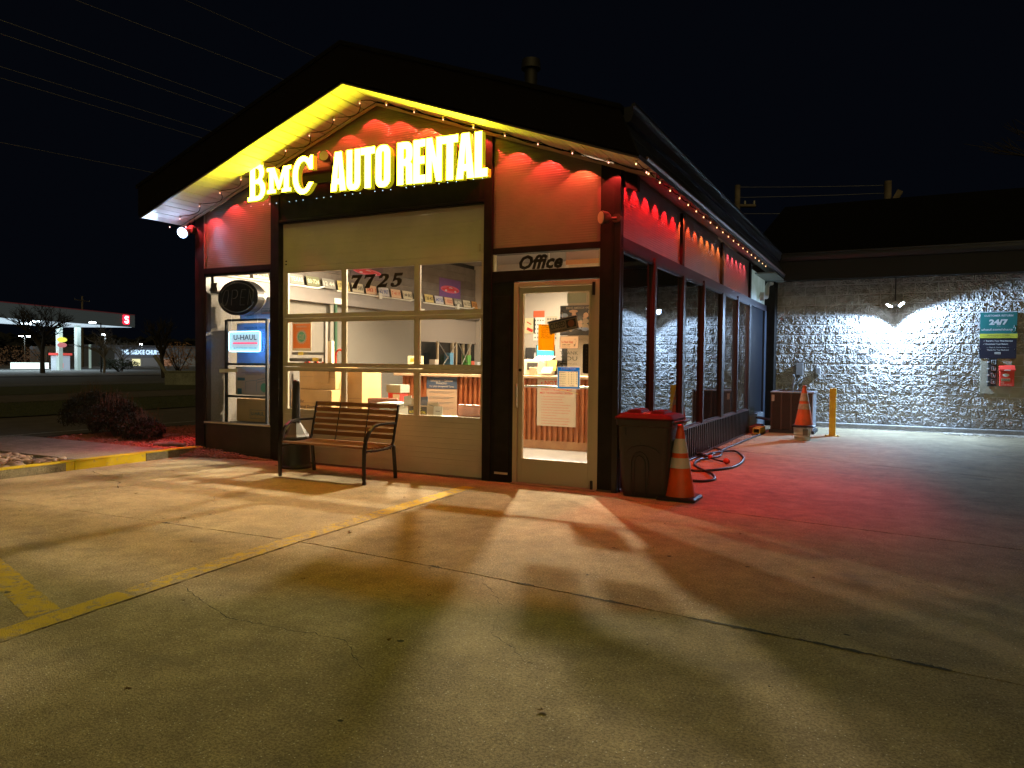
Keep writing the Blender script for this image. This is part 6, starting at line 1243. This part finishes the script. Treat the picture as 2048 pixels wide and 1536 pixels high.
lp = thing('leaning_post', (-30.9,18.6,0), 'leaning pale post propped beside the concrete block', 'post'); part('post', MB().tube([(-30.6,18.9,0),(-31.3,18.35,1.45)], .09, 8), mat('grey_wood_post', (.25,.24,.22), .8), lp)
# utility poles and cables
M_pole = mat('weathered_pole_wood', (.20,.17,.14), .9, c2=(.12,.10,.08), sc=4)
def upole(loc, h, lab, arms, r=.14, ax=(1,0)):
    t = thing('utility_pole', loc, lab, 'utility pole'); x, y, _ = loc; part('pole', MB().cyl((x,y,0),(x,y,h), r, r*.75, 10), M_pole, t)
    for z, s0, s1 in arms:
        part('crossarm', MB().tube([(x+ax[0]*s0,y+ax[1]*s0,z),(x+ax[0]*s1,y+ax[1]*s1,z)], .06, 4), M_pole, t)
        b = MB()
        for k in (s0+.05, (s0+s1)/2, s1-.05): b.cyl((x+ax[0]*k,y+ax[1]*k,z+.05),(x+ax[0]*k,y+ax[1]*k,z+.17),.03,n=6)
        part('insulator', b, mat('pale_insulator', (.4,.4,.38), .4), t)
upole((-95.3,55.4,0), 9.6, 'utility pole with two crossarms behind the petrol station canopy', [(9.0,-1.9,1.9),(7.6,-1.9,1.9)], .16, (-.5,.86))
upole((-2.4,18.9,0), 7.35, 'utility pole with one crossarm seen above the gutter corner', [(6.66,-.1,.62)], .12, (.9,.4))
upole((2.15,17.9,0), 6.8, 'thick utility pole behind the block building roof', [], .14)
eq = thing('pole_equipment', (2.3,17.8,6), 'folded metal bracket equipment on the thick utility pole', 'bracket'); part('bracket', MB().rbox((2.42,17.8,6.35),(.16,.1,.28),ry=.5).rbox((2.42,17.8,6.0),(.18,.1,.22),ry=-.5).tube([(2.4,17.8,5.9),(2.55,17.8,5.5)],.02,5), M_pole, eq)
def wire(nm, a, b_, sag, lab, r=.009, n=20):
    P = [Vector(a).lerp(Vector(b_), k/n)-Vector((0,0,sag*4*(k/n)*(1-k/n))) for k in range(n+1)]
    solo(nm, MB().tube(P, r, 4), mat('overhead_cable', (.4,.4,.4), .5), a, lab, 'cable', 'overhead cables')
for i, (a, b_) in enumerate([((-21.48,5.85,11.32),(-21.24,14.99,11.52)),((-21.47,5.84,10.91),(-21.59,14.8,11.25)),((-21.45,5.82,9.93),(-22.48,14.32,10.55)),((-21.44,5.82,9.59),(-22.84,14.13,10.28)),((-19.51,6.89,11.94),(-19.82,15.76,12.65)),((-16.6,8.39,11.97),(-18.57,16.43,13.52)),((-21.4,5.78,7.67),(-24.79,13.07,8.89))]):
    a, b_ = Vector(a), Vector(b_); d = (b_-a)
    wire('overhead_cable', a-d*1.6, a+d*3.2, .0, ['highest of the parallel cables crossing the sky at upper left','second cable from the top at upper left','third cable from the top at upper left','fourth cable from the top at upper left','cable running from the top edge down to the left roof slope','cable nearest the roof peak crossing the top edge','lowest cable, just above the left eave tip'][i])
for z, lab in ((7.3,'upper cable between the two utility poles on the right'),(6.95,'middle cable between the two utility poles on the right'),(6.4,'lower cable between the two utility poles on the right')):
    wire('overhead_cable', (-2.41,18.93,z), (2.14,17.88,z-.62 if z > 7 else z-.5), .02, lab, .006)
